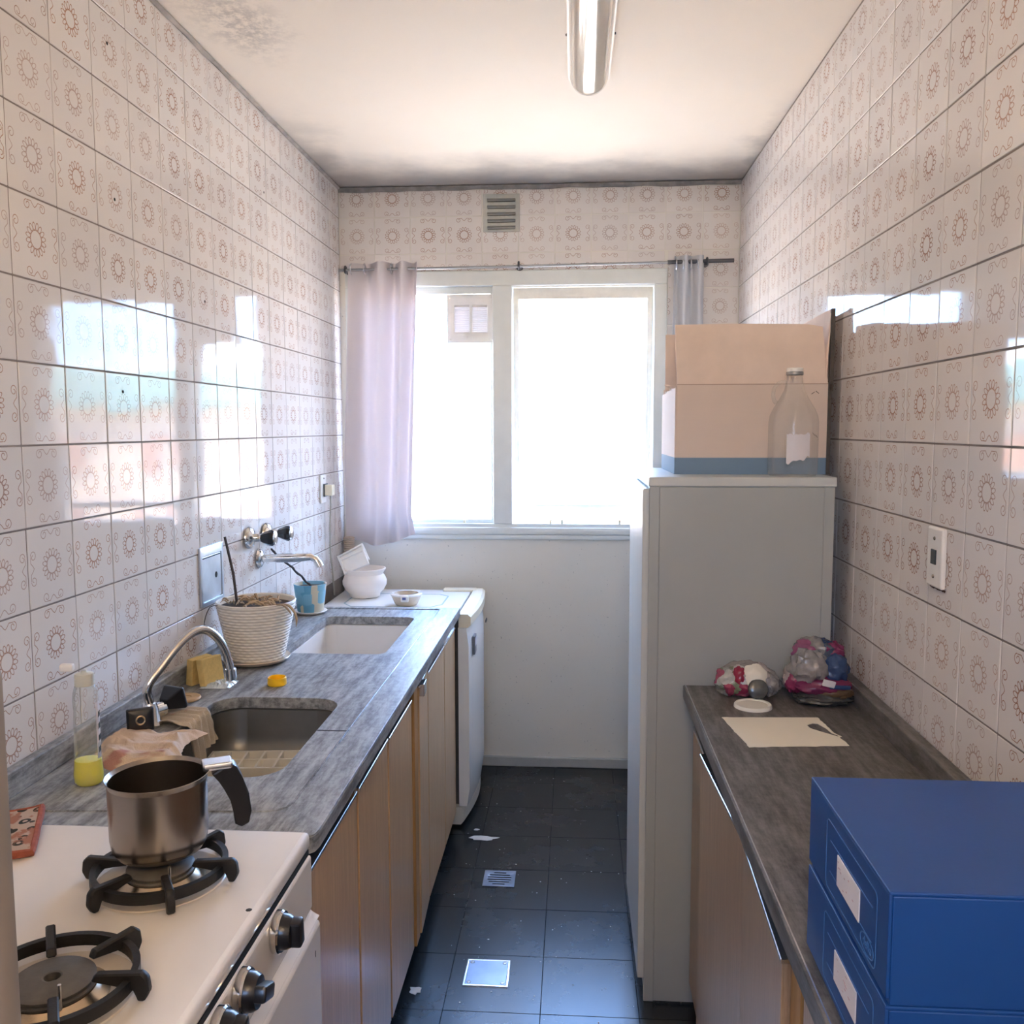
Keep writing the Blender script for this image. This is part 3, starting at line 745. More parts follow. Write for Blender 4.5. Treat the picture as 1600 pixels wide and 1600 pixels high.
# steel cover plate
o = empty('cover_plate', (0,2.450,1.105)); tag(o, 'square brushed steel cover plate on tiles left of wall taps', 'cover plate')
put('frame', plate(rrect(-.080,-.082,.080,.082,.003,2), [rrect(-.066,-.070,.068,.056,.002,2)], 0, .006, .001), M['steel_flat'], o, rot=(PI/2,0,PI/2))
put('lid', B((.0005,-.064,-.068),(.0035,.066,.054),.001), M['steel_flat'], o)
put('keyhole', lathe([(0,.0008),(.0085,.0006),(.009,0),(0,0)],16), M['black'], o, (.0035,.030,-.006), (0,PI/2,0))
put('hinge_slot', B((.0034,-.06,.049),(.0041,.062,.052)), M['black'], o)
# power socket with plug and cable
o = empty('power_socket', (0,3.585,1.268)); tag(o, 'white wall socket on left tiles beside window', 'socket')
put('plate', B((0,-.036,-.057),(.009,.036,.057),.003), M['white_plastic'], o)
put('screw', lathe([(0,.002),(.003,.0015),(.0035,0),(0,0)],8), M['steel'], o, (.009,0,.042), (0,PI/2,0))
o = empty('plug', (.009,3.600,1.262)); tag(o, 'cream plug with grey cable hanging from wall socket', 'plug')
put('body', B((0,-.022,-.022),(.036,.022,.022),.004), M['cream_plastic'], o)
put('base', B((0,-.025,-.026),(.006,.025,.026),.002), M['gasket'], o)
put('cable', tube([(.022,.0,-.022),(.020,.010,-.06),(.012,.024,-.12),(.010,.026,-.19),(.008,.030,-.27),(.012,.045,-.33),(.016,.05,-.44)],.0032,8,smooth_path=2), M['cable'], o)
# switch on the right wall
o = empty('light_switch', (RW,1.7415,1.268)); o.rotation_euler = (0,0,PI); tag(o, 'narrow white switch plate with dark rocker on right tiled wall', 'switch')
put('plate', B((0,-.036,-.057),(.010,.036,.057),.004), M['white_plastic'], o)
put('rocker', B((.009,-.011,-.013),(.0125,.011,.015),.001), simple('rocker_dark',(.03,.035,.035),.3), o)
for z in (-.036,.036):
    put('screw', lathe([(0,.002),(.003,.0018),(.004,0),(0,0)],10), M['steel'], o, (.010,0,z), (0,PI/2,0))
bm = grid(lambda a,b_: (.0006+.001*b_, -.037+.074*a, -.0575-.007*b_*(.4+abs(noise.noise(Vector((a*9,2,0)))))), 20, 2)
put('rust_edge', bm, simple('rust',(.10,.05,.03),.9), o)

# ------------------------------------------------------------------ kitchen mixer tap
o = empty('mixer_tap', (.086,1.888,ZT-.003)); tag(o, 'chrome swan-neck mixer tap with black wedge handles by the sink', 'tap')
put('base', lathe([(0,0),(.026,0),(.027,.006),(.021,.014),(.018,.040),(.014,.052),(0,.054)],32), M['chrome'], o)
sp_ = [(0,0,.045),(-.001,-.002,.062),(-.004,-.006,.080),(.001,-.001,.100),(.018,.022,.126),(.042,.054,.168),(.064,.084,.192),(.082,.108,.196),(.098,.130,.178),(.112,.149,.144),(.119,.158,.104),(.122,.162,.078)]
put('spout', tube(sp_, .0098, 16, smooth_path=2), M['chrome'], o)
put('nozzle', tube([(.1215,.1615,.088),(.1225,.1625,.062)],[.0125,.0125],16), M['chrome'], o)
put('valve_body', tube([(-.012,-.034,.030),(.012,.034,.030)],.0165,18), M['chrome'], o)
def wedge(sgn):
    bm = bmesh.new()
    P = [(.008,.012,.012),(.044,.028,.026),(.052,.024,.022),(.054,.012,.010)]   # along, half width, half height
    L = []
    for d_, hw, hh in P: L.append([Vector((-hw, d_, hh)),Vector((hw, d_, hh)),Vector((hw, d_, -hh)),Vector((-hw, d_, -hh))])
    rows = [[bm.verts.new(p) for p in l] for l in L]
    for A, Bq in zip(rows, rows[1:]):
        for k in range(4): bm.faces.new((A[k],A[(k+1)%4],Bq[(k+1)%4],Bq[k]))
    bm.faces.new(rows[0][::-1]); bm.faces.new(rows[-1])
    bmesh.ops.bevel(bm, geom=bm.edges[:], offset=.0025, segments=2, affect='EDGES', profile=.5)
    return bm
h1 = put('handle', wedge(-1), M['black_plastic'], o, (-.012,-.030,.032), (.12,0,PI+.55))
put('badge', lathe([(.006,.0006),(.0085,.0018),(.011,.0006),(.0085,0),(.006,.0006)],24), M['burner_alu']).parent = h1
h1.children[0].location = (.0,.053,.0); h1.children[0].rotation_euler = (-PI/2,0,0)
put('handle', wedge(1), M['black_plastic'], o, (.012,.030,.036), (.25,0,-.35))

# dish soap bottle
o = empty('soap_bottle', (.122,1.568,ZT-.0028)); tag(o, 'clear dish soap bottle with a little yellow liquid near stove', 'bottle')
def oval(r, z, a, j): return r*(1+.06*math.cos(2*a))
put('body', lathe([(0,.0005),(.021,0),(.0245,.004),(.0255,.018),(.0235,.044),(.0225,.056),(.0215,.10),(.0205,.14),(.0215,.158),(.0205,.172),(.0165,.186),(.0135,.190)],36,rfun=oval), M['bottle'], o)
put('liquid', lathe([(0,.001),(.020,.001),(.0235,.005),(.0245,.018),(.0225,.042),(.022,.046),(0,.047)],36,rfun=oval), M['detergent'], o)
put('cap', lathe([(0,.186),(.0165,.186),(.0175,.190),(.0165,.193),(.0175,.196),(.0165,.199),(.0175,.202),(.016,.208),(.006,.210),(.0045,.214),(0,.215)],28), simple('cap_milky',(.62,.63,.56),.35), o)
put('flip_lid', B((-.040,-.012,.214),(-.016,.004,.228),.004), M['white_plastic'], o, rot=(0,0,.2))
put('label_strip', grid(lambda a,b_: (.0232*math.cos(-.25+.55*a), .0225*math.sin(-.25+.55*a), .05+.105*b_), 8, 2, .0004), M['sticker'], o)
for k in range(4): put('label_print', grid(lambda a,b_,k=k: (.0240*math.cos(-.1+.25*a+.02*k), .0233*math.sin(-.1+.25*a+.02*k), .06+.022*k+.010*b_+.003*a), 4, 1, .0003), simple('label_ink',(.03,.05,.05),.5) if k==0 else bpy.data.materials['label_ink'], o)

# rags
def rag1(u, v):
    x = .048+.178*u+.010*math.sin(v*7); y = 1.640+.205*v+.012*math.sin(u*9)
    n = noise.noise(Vector((u*3.2,v*3.2,1.7))); n2 = noise.noise(Vector((u*9,v*14,4.2)))
    edge = min(1, min(u,1-u,v,1-v)*9)
    return (x+.006*n2, y+.006*n, ZT-.0025+edge*(.012+.010*(n+.5)+.004*abs(n2)+.004*math.sin(v*26+u*4+4*n)*.7))
t = put('dish_rag', grid(rag1, 60, 60, .0025), M['rag1']); tag(t, 'beige crumpled rag lying in front of the mixer tap', 'cloth')
def rag2(u, v):
    # from the worktop over the left rim of the sink and down inside
    y = 1.880+.120*v+.006*math.sin(u*8); n = noise.noise(Vector((u*4,v*5,7.7))); fold = math.sin(v*30+3*n+u*2)
    s = u*.215
    if s < .100: x = .070+s; z = ZT+.006
    elif s < .118: q = (s-.100)/.018; x = .170+.010*math.sin(q*PI/2); z = ZT+.006-.008*(1-math.cos(q*PI/2))
    else: x = .181+.06*(s-.118); z = ZT-.002-(s-.118)*(.75+.35*(v<.55))
    e = min(1,u*6)
    return (x+.004*fold*(u>.45), y+.004*n, z+e*.006*(n+.4)+(.0035*fold if u<.5 else 0))
t = put('sink_rag', grid(rag2, 56, 60, .0022), M['rag2']); tag(t, 'greyish frayed rag hanging over left rim of the sink', 'cloth')

# wooden disc, sponges, film, yellow cap
t = put('wooden_disc', lathe([(0,.004),(.012,.004),(.014,.006),(.020,.005),(.030,.007),(.034,.006),(.036,.003),(.035,0),(0,0)],40), M['disc'], loc=(.078,2.088,ZT-.0028)); tag(t, 'tan round disc lying behind the mixer tap', 'disc')
def sponge(label, loc, rot):
    o = put('sponge', B((-.010,-.035,0),(.010,.035,.068),.002), M['sponge'], loc=loc, rot=rot); tag(o, label, 'sponge', 'yellow sponges by the sink')
sponge('yellow sponge standing upright, the one against backsplash', (.052,2.225,ZT-.001), (0,.10,-.35))
sponge('yellow sponge standing upright, the one away from backsplash', (.094,2.212,ZT+.001), (0,-.16,-.35))
def crinkle(u, v):
    n = noise.noise(Vector((u*7,v*7,2.2))); e = min(1,min(u,1-u,v,1-v)*6)
    return (.075+.075*u, 2.175+.075*v, ZT-.002+e*(.006+.016*abs(n)))
t = put('crinkled_wrapper', finish(grid(crinkle, 16, 16, .0006),'crinkled_wrapper',8,False), M['foil']); tag(t, 'crinkled clear wrapper lying under the sponges', 'wrapper')
t = put('yellow_cap', lathe([(0,.003),(.0205,.003),(.0212,.019),(.0222,.0205),(.0235,.019),(.0242,.002),(.023,0),(0,0)],36), M['yellow'], loc=(.259,2.225,ZT-.0029)); tag(t, 'bright yellow plastic cap on worktop behind the sink', 'cap')

# ice tray in the sink
o = empty('ice_tray', (.300,1.975,.718), .10); tag(o, 'pale plastic ice cube tray lying in the sink', 'ice tray')
L = [(-.125,-.056),(.125,-.056),(.125,.056),(-.125,.056)]
cells = []
for i in range(6):
    for j in range(2):
        cx, cy_ = -.101+.0404*i, -.0265+.053*j; cells.append((cx,cy_))
put('rim', plate(L, [[(cx-.0175,cy_-.0235),(cx+.0175,cy_-.0235),(cx+.0175,cy_+.0235),(cx-.0175,cy_+.0235)] for cx,cy_ in cells], .033, .037, .001), M['ice_tray'], o)
cme = finish(loft([[(sx*.0178*s,sy*.0238*s,z) for sx,sy in ((-1,-1),(1,-1),(1,1),(-1,1))] for s,z in ((1,.035),(.86,.012),(.7,.006))]), 'cell')
for cx, cy_ in cells: put('cell', cme, M['ice_tray'], o, (cx,cy_,0))
put('skirt', loft([[(x,y,.035) for x,y in L],[(x*1.01,y*1.02,.003) for x,y in L]], close_bottom=False), M['ice_tray'], o)
# ==================================================================== STOVE
ZS = .875
st_ = empty('gas_stove', (0,0,0)); tag(st_, 'white enamel gas stove in left foreground', 'stove')
put('body', B((.035,.775,.04),(.585,1.355,.836)), M['enamel'], st_)
put('cooktop', B((.030,.768,.846),(.602,1.362,ZS),.009,3), M['enamel'], st_)
put('seam', B((.045,.775,.830),(.600,1.355,.847)), M['black'], st_)
put('control_panel', B((.585,.772,.750),(.604,1.357,.838),.004), M['enamel'], st_)
def ledge(u, v): return (.599+.016*v*v, .774+.581*u, .752-.014*v)
put('panel_ledge', grid(ledge, 4, 8, .002), M['enamel'], st_)
put('oven_door', B((.585,.776,.16),(.618,1.353,.735),.007,3), M['enamel'], st_)
put('warming_drawer', B((.585,.776,.05),(.612,1.353,.152),.006), M['enamel'], st_)
put('chip', B((.618,1.318,.690),(.6184,1.320,.700)), M['black'], st_)
put('enamel_chip', lathe([(0,.0003),(.004,.0003),(.0045,0),(0,0)],7), M['groove'], st_, (.589,1.122,ZS))
def knob(y, z, rx):
    k = empty('knob', (.603,y,z)); k.parent = st_; k.rotation_euler = (0,PI/2,0)
    put('dial', lathe([(0,0),(.026,0),(.029,.002),(.029,.010),(.027,.0125),(0,.013)],36), M['chrome'], k)
    put('skirt', lathe([(0,.0125),(.0245,.0125),(.0235,.020),(.0200,.026),(0,.027)],28), M['black_plastic'], k)
    g = put('grip', B((-.0195,-.010,.012),(.0195,.010,.040),.004), M['black_plastic'], k, rot=(0,0,rx))
knob(1.180,.812,.1); knob(1.045,.812,1.2); knob(.968,.812,.2)
def burner(cx, cy_):
    b = empty('burner', (cx,cy_,ZS)); b.parent = st_
    put('well', lathe([(.090,.0008),(.088,.0022),(.080,.001),(.060,.0006),(.0,.0006)],48), M['enamel_dirty'], b)
    put('base', lathe([(0,.001),(.060,.001),(.060,.003),(.052,.008),(.047,.012),(0,.012)],44), M['burner_alu'], b)
    put('cap', lathe([(0,.012),(.045,.012),(.046,.015),(.043,.017),(.045,.019),(.0455,.022),(.042,.0245),(.011,.026),(.009,.025),(.0085,.016),(0,.016)],44), M['burner_cap'], b)
    put('spark_pin', tube([(.030,-.036,.012),(.030,-.036,.040)],.0022,8), M['chrome'], b)
def grate(cx, cy_, a0):
    g = empty('grate', (cx,cy_,ZS)); g.parent = st_
    n = 60; bm = bmesh.new()
    rows = []
    for i in range(n):
        a = 2*PI*i/n; c, s = math.cos(a), math.sin(a)
        rows.append([bm.verts.new((r*c,r*s,z)) for r,z in ((.084,.012),(.092,.012),(.092,.026),(.084,.026))])
    for i in range(n):
        A, Bq = rows[i], rows[(i+1)%n]
        for k in range(4): bm.faces.new((A[k],A[(k+1)%4],Bq[(k+1)%4],Bq[k]))
    put('ring', bm, M['castiron'], g)
    for k in range(6):
        a = a0+2*PI*k/6; bm = bmesh.new()
        prof = [(.046,.022),(.050,.031),(.104,.034),(.110,.028),(.112,.012),(.106,.001),(.098,.001),(.096,.016),(.078,.018)]
        f0 = [bm.verts.new((x,-.0055,z)) for x,z in prof]; f1 = [bm.verts.new((x,.0055,z)) for x,z in prof]
        bm.faces.new(f0[::-1]); bm.faces.new(f1)
        for i in range(len(prof)): bm.faces.new((f0[i],f0[(i+1)%len(prof)],f1[(i+1)%len(prof)],f1[i]))
        bmesh.ops.bevel(bm, geom=bm.edges[:], offset=.0018, segments=1, affect='EDGES')
        put('prong', bm, M['castiron'], g, rot=(0,0,a))
burner(.436,1.192); grate(.436,1.192,.03)
burner(.436,.925); grate(.436,.925,.03)

# saucepan
o = empty('saucepan', (.428,1.210,ZS+.0345)); tag(o, 'small brushed steel saucepan with black handle on the far burner', 'saucepan')
put('body', lathe([(0,0),(.050,0),(.058,.004),(.0645,.014),(.0665,.028),(.0675,.106),(.0705,.1125),(.0712,.114),(.0700,.1145),(.0660,.109),(.0650,.028),(.0625,.012),(.055,.005),(0,.003)],72), M['steel'], o)
hd = put('handle', B((0,-.001,0),(.001,.001,.001)), M['black_plastic'], o)
hp = [(.072,.106),(.098,.120),(.107,.114),(.115,.096),(.124,.070),(.127,.044),(.123,.026),(.112,.021),(.102,.027),(.104,.044),(.100,.064),(.091,.084),(.082,.094)]
bm = bmesh.new(); f0 = [bm.verts.new((x,-.0135,z)) for x,z in hp]; f1 = [bm.verts.new((x,.0135,z)) for x,z in hp]
bm.faces.new(f0[::-1]); bm.faces.new(f1)
for i in range(len(hp)): bm.faces.new((f0[i],f0[(i+1)%len(hp)],f1[(i+1)%len(hp)],f1[i]))
bmesh.ops.bevel(bm, geom=bm.edges[:], offset=.003, segments=2, affect='EDGES', profile=.6)
hd.data = finish(bm,'pan_handle'); hd.data.materials.append(M['black_plastic']); hd.rotation_euler = (0,0,.46)
put('handle_bracket', B((.060,-.016,.112),(.102,.016,.122),.003), M['alu'], o, rot=(0,0,.46))

# pot holder
def hold(u, v):
    n = noise.noise(Vector((u*3,v*3,8)))
    return (-.055+.11*u, -.075+.15*v, .004+.010*u*v+.004*(n+.5))
o = empty('pot_holder', (.128,1.292,ZS), .45); tag(o, 'patterned fabric pot holder with red trim on the stove corner', 'pot holder')
put('pad', grid(hold, 24, 30, .005), M['holder'], o)
put('trim', tube([hold(0,k/12) for k in range(13)]+[hold(k/8,1) for k in range(1,9)]+[hold(1,1-k/12) for k in range(1,13)]+[hold(1-k/8,0) for k in range(1,8)], .0062, 8, closed=True), M['holder_trim'], o)

# upright taupe panel end at the near side of the stove
o = empty('partition_panel', (.617,.575,0)); tag(o, 'upright taupe panel edge in front of the stove at far left', 'panel')
put('board', B((-.36,0,0),(-.012,.022,1.335)), M['taupe'], o)
put('edge_strip', B((-.014,-.004,0),(0,.026,1.345),.005), M['taupe'], o)

# ==================================================================== RIGHT SIDE
RX = 1.297; RY1 = 2.276; RY0 = .30
o = empty('counter', (0,0,ZT)); tag(o, 'dark slate counter along the right wall', 'worktop')
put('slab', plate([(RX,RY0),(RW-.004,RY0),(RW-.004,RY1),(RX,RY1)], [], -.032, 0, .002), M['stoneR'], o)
put('backsplash', B((RW-.030,RY0,0),(RW-.001,RY1,.048),.003), M['stoneR'], o)
put('front_groove', B((RX+.004,RY0,-.0002),(RX+.006,RY1,.0004)), M['alu'], o)
c3 = empty('base_cabinet', (0,0,0)); tag(c3, 'wood laminate base cabinet under right counter with ajar doors', 'cabinet')
put('carcass', B((1.352,.32,.075),(RW-.01,2.26,.62)), M['carcass'], c3)
put('plinth', B((1.40,.32,0),(RW-.02,2.26,.075)), M['plinth'], c3)
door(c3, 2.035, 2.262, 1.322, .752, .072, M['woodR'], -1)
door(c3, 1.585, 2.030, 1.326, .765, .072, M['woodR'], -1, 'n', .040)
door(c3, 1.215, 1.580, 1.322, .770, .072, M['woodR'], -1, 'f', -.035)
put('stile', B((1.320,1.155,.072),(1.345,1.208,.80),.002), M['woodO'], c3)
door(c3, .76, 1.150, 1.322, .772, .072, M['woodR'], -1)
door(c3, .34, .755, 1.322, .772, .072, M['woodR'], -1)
put('rail', B((1.350,.32,.70),(1.366,2.26,.80)), M['woodR'], c3)
put('latch', B((1.338,1.80,.770),(1.352,1.84,.795),.002), M['alu'], c3)

# tall grey cabinet
o = empty('grey_cabinet', (0,0,0)); tag(o, 'tall plain grey painted cabinet between right counter and window', 'cabinet')
GX0, GX1, GY0, GY1, GZ = 1.204, 1.664, 2.284, 2.800, 1.389
put('carcass', B((GX0+.006,GY0+.004,.0),(GX1-.006,GY1,GZ-.022)), M['graycab'], o)
put('top', B((GX0,GY0-.002,GZ-.024),(GX1+.002,GY1+.004,GZ),.003), M['graycab_top'], o)
put('frame_post', B((GX0+.002,GY0-.001,.0),(GX0+.028,GY0+.010,GZ-.024),.002), M['graycab'], o)
put('frame_post', B((GX1-.028,GY0-.001,.0),(GX1-.002,GY0+.010,GZ-.024),.002), M['graycab'], o)
put('side_panel', B((GX0+.028,GY0+.0005,.01),(GX1-.028,GY0+.008,GZ-.026),.001), M['graycab'], o)
dr = put('door', B((GX0-.014,GY0+.006,.06),(GX0+.006,GY1-.006,GZ-.03),.003), M['graycab_top'], o)

# open carton on the cabinet
o = empty('cardboard_box', (1.286,2.420,GZ)); tag(o, 'open brown cardboard box with blue base stripe on grey cabinet', 'box')
BW, BD, BH, T_ = .388, .365, .236, .004
put('front_panel', B((0,0,0),(BW,T_,BH)), M['carton'], o)
put('back_panel', B((0,BD-T_,0),(BW,BD,BH)), M['carton'], o)
put('bottom', B((T_,T_,0),(BW-T_,BD-T_,T_)), M['carton_in'], o)
put('right_panel', B((BW-T_,T_,0),(BW,BD-T_,BH)), M['carton'], o)
def leftp(u, v):
    top = BH-.004+(.010*noise.noise(Vector((u*14,3,1)))-.012*u)
    return (0, T_+(BD-2*T_)*u, top*v)
put('left_panel', grid(leftp, 50, 4, T_), M['carton'], o)
def ff(u, v):
    top = .158-.006*abs(u-.35)+(-.006*max(0,u-.9)*10)
    return (-.004*v+(BW-.010*v*(u>.5)+.004*v)*u-.002*v, +.016*v+.002+.010*v*max(0,u-.8)*5*.5, BH+top*v)
put('front_flap', grid(ff, 30, 8, T_), M['carton_in'], o)
def bf(u, v): return (.004+(BW-.008)*u, BD-.002+.010*v*v, BH+.165*v)
put('back_flap', grid(bf, 12, 6, T_), M['carton_in'], o)
def rf(u, v): return (BW-.002+.010*v*v, .004+(BD-.012)*u, BH+(.192-.008*u)*v)
put('right_flap', grid(rf, 20, 6, T_), M['carton_in'], o)
put('flap_edge_shade', B((BW+.003,-.002,BH-.02),(BW+.013,.010,BH+.192),.001), M['carton_shade_ink'], o)  # dark strip standing in for shade beside the right flap
put('corner_edge_shade', B((BW,-.002,0),(BW+.010,.010,BH),.001), M['carton_shade_ink'], o)  # the same painted shade, carried down the box corner
put('crease_shade', B((0,-.0006,BH-.0012),(BW,.0005,BH+.0006)), simple('crease_shadow',(.40,.30,.24),.9), o)  # thin dark strip drawing the shadow in the flap's fold
def torn(u, v): return (-.002-.030*v*(1-u*.5), .01+.05*u, BH-.006+.006*v+.004*noise.noise(Vector((u*6,v*6,0))))
put('torn_flap', grid(torn, 8, 4, .002), M['carton_in'], o)
for k, (x, z, a) in enumerate(((.355,.105,.9),(.362,.100,.9),(.350,.212,-.6),(.361,.214,.7))):
    put('pen_mark', B((-.005,-.0006,-.0008),(.005,0,.0008)), M['carton_shade_ink'], o, (x,0,z), (0,a,0))

# glass jug
o = empty('glass_jug', (1.572,2.351,GZ+.0005)); tag(o, 'empty clear glass jug with white cap in front of cardboard box', 'jug')
put('body', lathe([(0,.004),(.045,.002),(.056,0),(.0605,.006),(.0615,.02),(.0615,.135),(.059,.152),(.051,.170),(.036,.195),(.026,.215),(.0215,.232),(.0195,.25),(.0195,.262)],56), M['jug'], o)
put('cap', lathe([(0,.272),(.0185,.272),(.0205,.270),(.0205,.2625),(0,.2625)],32), M['white_plastic'], o)
put('cap_band', lathe([(.0203,.2625),(.0212,.261),(.0212,.255),(.0200,.254)],32), M['cap_grey'], o)
put('ring_handle', tube([(-.021,0,.236),(-.036,0,.236),(-.050,0,.224),(-.053,0,.205),(-.050,0,.190),(-.044,0,.184)],[.005,.005,.0048,.0048,.005,.006],12,smooth_path=1), M['jug'], o)
def stk(u, v):
    a = -2.05+.95*u; n = noise.noise(Vector((u*5,v*5,3)))
    z = .048+.058*v+.012*n*(1 if v>.5 else -1)*(abs(v-.5)*2)-.014*(1-u)*(1-v)
    return (.0622*math.cos(a), .0622*math.sin(a), z)
put('label_remains', grid(stk, 24, 10, .0004), M['sticker'], o)

# ------------------------------------------------------------------ bags, lid and torn paper on the right counter
def lump(c, r, seed, amp, freq, flat=.0, seg=44, rings=26):
    bm = bmesh.new(); bmesh.ops.create_uvsphere(bm, u_segments=seg, v_segments=rings, radius=1)
    for v_ in bm.verts:
        d_ = v_.co.normalized(); n = noise.noise(d_*freq+Vector((seed,0,0)))+.5*noise.noise(d_*freq*2.3+Vector((0,seed,0)))
        rid = abs(noise.noise(d_*freq*1.6+Vector((seed,seed,0))))
        k = 1+amp*n-amp*.7*rid
        p = Vector((d_.x*r[0]*k, d_.y*r[1]*k, d_.z*r[2]*k))
        if p.z < -r[2]*flat: p.z = -r[2]*flat+.1*(p.z+r[2]*flat)
        v_.co = p+Vector(c)
    return bm
o = empty('plastic_bag', (1.440,2.205,ZT)); tag(o, 'small pink and white plastic bag with round grey end, left one', 'bag')
put('film', lump((0,0,.038),(.074,.050,.044),3.1,.16,2.2,.80), M['bag1'], o)
put('film', lump((-.040,-.006,.034),(.036,.042,.036),6.1,.18,2.4,.85), bag_mat('film_clear_pattern',[(.34,.32,.28),(.20,.21,.14),(.42,.40,.36),(.33,.05,.10),(.28,.27,.24)],34), o)
put('red_patch', lump((-.022,-.030,.050),(.018,.018,.026),2.2,.15,2.2,2), simple('red_film',(.30,.02,.05),.25,bump=.5,bscale=50), o)
put('contents', lump((.014,-.024,.046),(.036,.030,.036),8.0,.08,2.0,.9), M['paper'], o)
put('film', lump((.050,-.014,.032),(.030,.036,.032),7.4,.18,2.6,.85), M['bag_film'], o)
put('bottle_end', lathe([(0,.007),(.014,.0085),(.022,.005),(.0245,0),(0,0)],28), simple('grey_clear_plastic',(.10,.105,.105),.2,.2,var=.3,vscale=60), o, (.018,-.058,.030), (1.25,0,.05))
o = empty('plastic_bag', (1.598,2.165,ZT)); tag(o, 'larger crumpled blue and magenta plastic bag against the wall', 'bag')
def film(c, r, sd, m, amp=.17, fr=2.3, flat=2): put('film', lump(c, r, sd, amp, fr, flat), m, o)
mag = simple('magenta_film',(.19,.025,.085),.25,var=.2,vscale=20,bump=.6,bscale=45); blu = simple('blue_film',(.045,.085,.20),.25,var=.25,vscale=20,bump=.6,bscale=45)
film((.000,.016,.112),(.054,.042,.038),5.5,M['bag2'])
film((.034,.002,.080),(.040,.046,.044),1.2,blu)
film((.036,.014,.116),(.032,.030,.026),3.7,mag)
film((-.024,-.018,.086),(.046,.040,.044),9.4,M['bag_film'],.22)
film((-.052,.000,.052),(.028,.036,.036),4.9,bag_mat('film_rose',[(.30,.10,.15),(.24,.03,.09),(.34,.28,.27),(.28,.08,.13)],30))
film((.004,-.010,.044),(.072,.052,.026),6.6,mag,.12)
film((.030,-.014,.030),(.056,.050,.020),8.8,simple('brown_film',(.12,.075,.04),.3,var=.3,vscale=30,bump=.5),.14)
film((.012,-.024,.016),(.074,.046,.019),2.4,M['bag_dark'],.18,2.8,.75)
put('white_fold', B((-.026,-.0640,.058),(.004,-.0615,.074),.002), M['sticker'], o, rot=(.1,.25,.1))
put('blue_fold', B((.002,-.0635,.054),(.052,-.0605,.064),.002), blu, o, rot=(.1,.06,.12))
t = put('round_tub_cover', lathe([(0,.006),(.034,.0055),(.036,.0075),(.041,.008),(.0435,.005),(.044,0),(0,0)],48), M['lidw'], loc=(1.438,2.104,ZT)); tag(t, 'round off-white plastic lid in front of the bags', 'lid')
pts = []
C4 = [(1.352,2.018),(1.566,2.030),(1.584,1.850),(1.378,1.828)]
for i in range(4):
    a, b = Vector(C4[i]), Vector(C4[(i+1)%4]); n = 18
    for k in range(n):
        f = k/n; q = a.lerp(b, f); d_ = (b-a).normalized(); nn = Vector((-d_.y,d_.x)); j = .004 if i else .0015
        pts.append(q+nn*noise.noise(Vector((f*11,i*5.3,0)))*j)
hole = [(1.530,1.976),(1.545,1.988),(1.556,1.986),(1.566,1.955),(1.570,1.925),(1.585,1.905),(1.578,1.903),(1.562,1.920),(1.548,1.935),(1.532,1.955)]
t = put('torn_paper', plate([tuple(p) for p in pts], [hole], ZT+.0003, ZT+.0014), M['paper']); tag(t, 'torn cream paper sheet with a hole on right counter', 'paper')

# blue archive boxes
def archive(label, z0, h):
    o = empty('archive_box', (1.3125,.827,z0)); tag(o, label, 'box', 'blue archive boxes on the right counter')
    LX, LY = .352, .280
    put('body', B((.0035,0,0),(LX,LY-.004,h-.004),.0015), M['bluebox'], o)
    put('lid_top', B((0,0,h-.004),(LX,LY,h),.0012), M['bluebox'], o)
    put('lid_flap', B((0,.0,h*.06),(.0035,LY,h-.003),.001), M['bluebox'], o)
    def frame(y0, y1, za, zb, w, name='outline'):
        put(name, plate(rrect(y0,za,y1,zb,.008,4), [rrect(y0+w,za+w,y1-w,zb-w,.0072,4)], 0, .0006), M['blueline'], o, (-.0002,0,0), (PI/2,0,-PI/2))
    # panel coordinates: -y along the face because of the rotation
    frame(-.205,-.030,.014,.094,.0009)
    for z in (.036,.072):
        put('rule', B((-.0006,.044,z),(.0002,.190,z+.0007)), M['blueline'], o)
    s_ = put('label', B((-.0012,.082,.035),(.0002,.160,.070),.0003,1), M['sticker'], o)
    for k in range(9):
        y = .090+.064*random.random(); z = .040+.026*random.random()
        m_ = put('handwriting', B((-.0014,y,z),(-.0011,y+random.uniform(.002,.006),z+.0012)), M['pinkink'])
        m_.parent = s_
    # maker's mark: oval with letters
    lg = put('logo', plate([(.021*math.cos(a*PI/14),.010*math.sin(a*PI/14)) for a in range(28)], [[(.0198*math.cos(a*PI/14),.0089*math.sin(a*PI/14)) for a in range(28)]], 0, .0006), M['blueline'], o, (-.0002,.056,.026), (PI/2,0,-PI/2))
    tc = bpy.data.curves.new('logo_text','FONT'); tc.body = 'dello'; tc.size = .014; tc.align_x = 'CENTER'; tc.align_y = 'CENTER'; tc.extrude = .0003
    tmp = bpy.data.objects.new('tmp', tc); me = bpy.data.meshes.new_from_object(tmp); bpy.data.objects.remove(tmp); me.materials.clear(); me.materials.append(M['blueline'])
    put('logo_text', me, M['blueline'], lg)
    return o
archive('blue plastic archive box with white label, lower of the stack', ZT, .110)
archive('blue plastic archive box with white label, upper of the stack', ZT+.1105, .112)

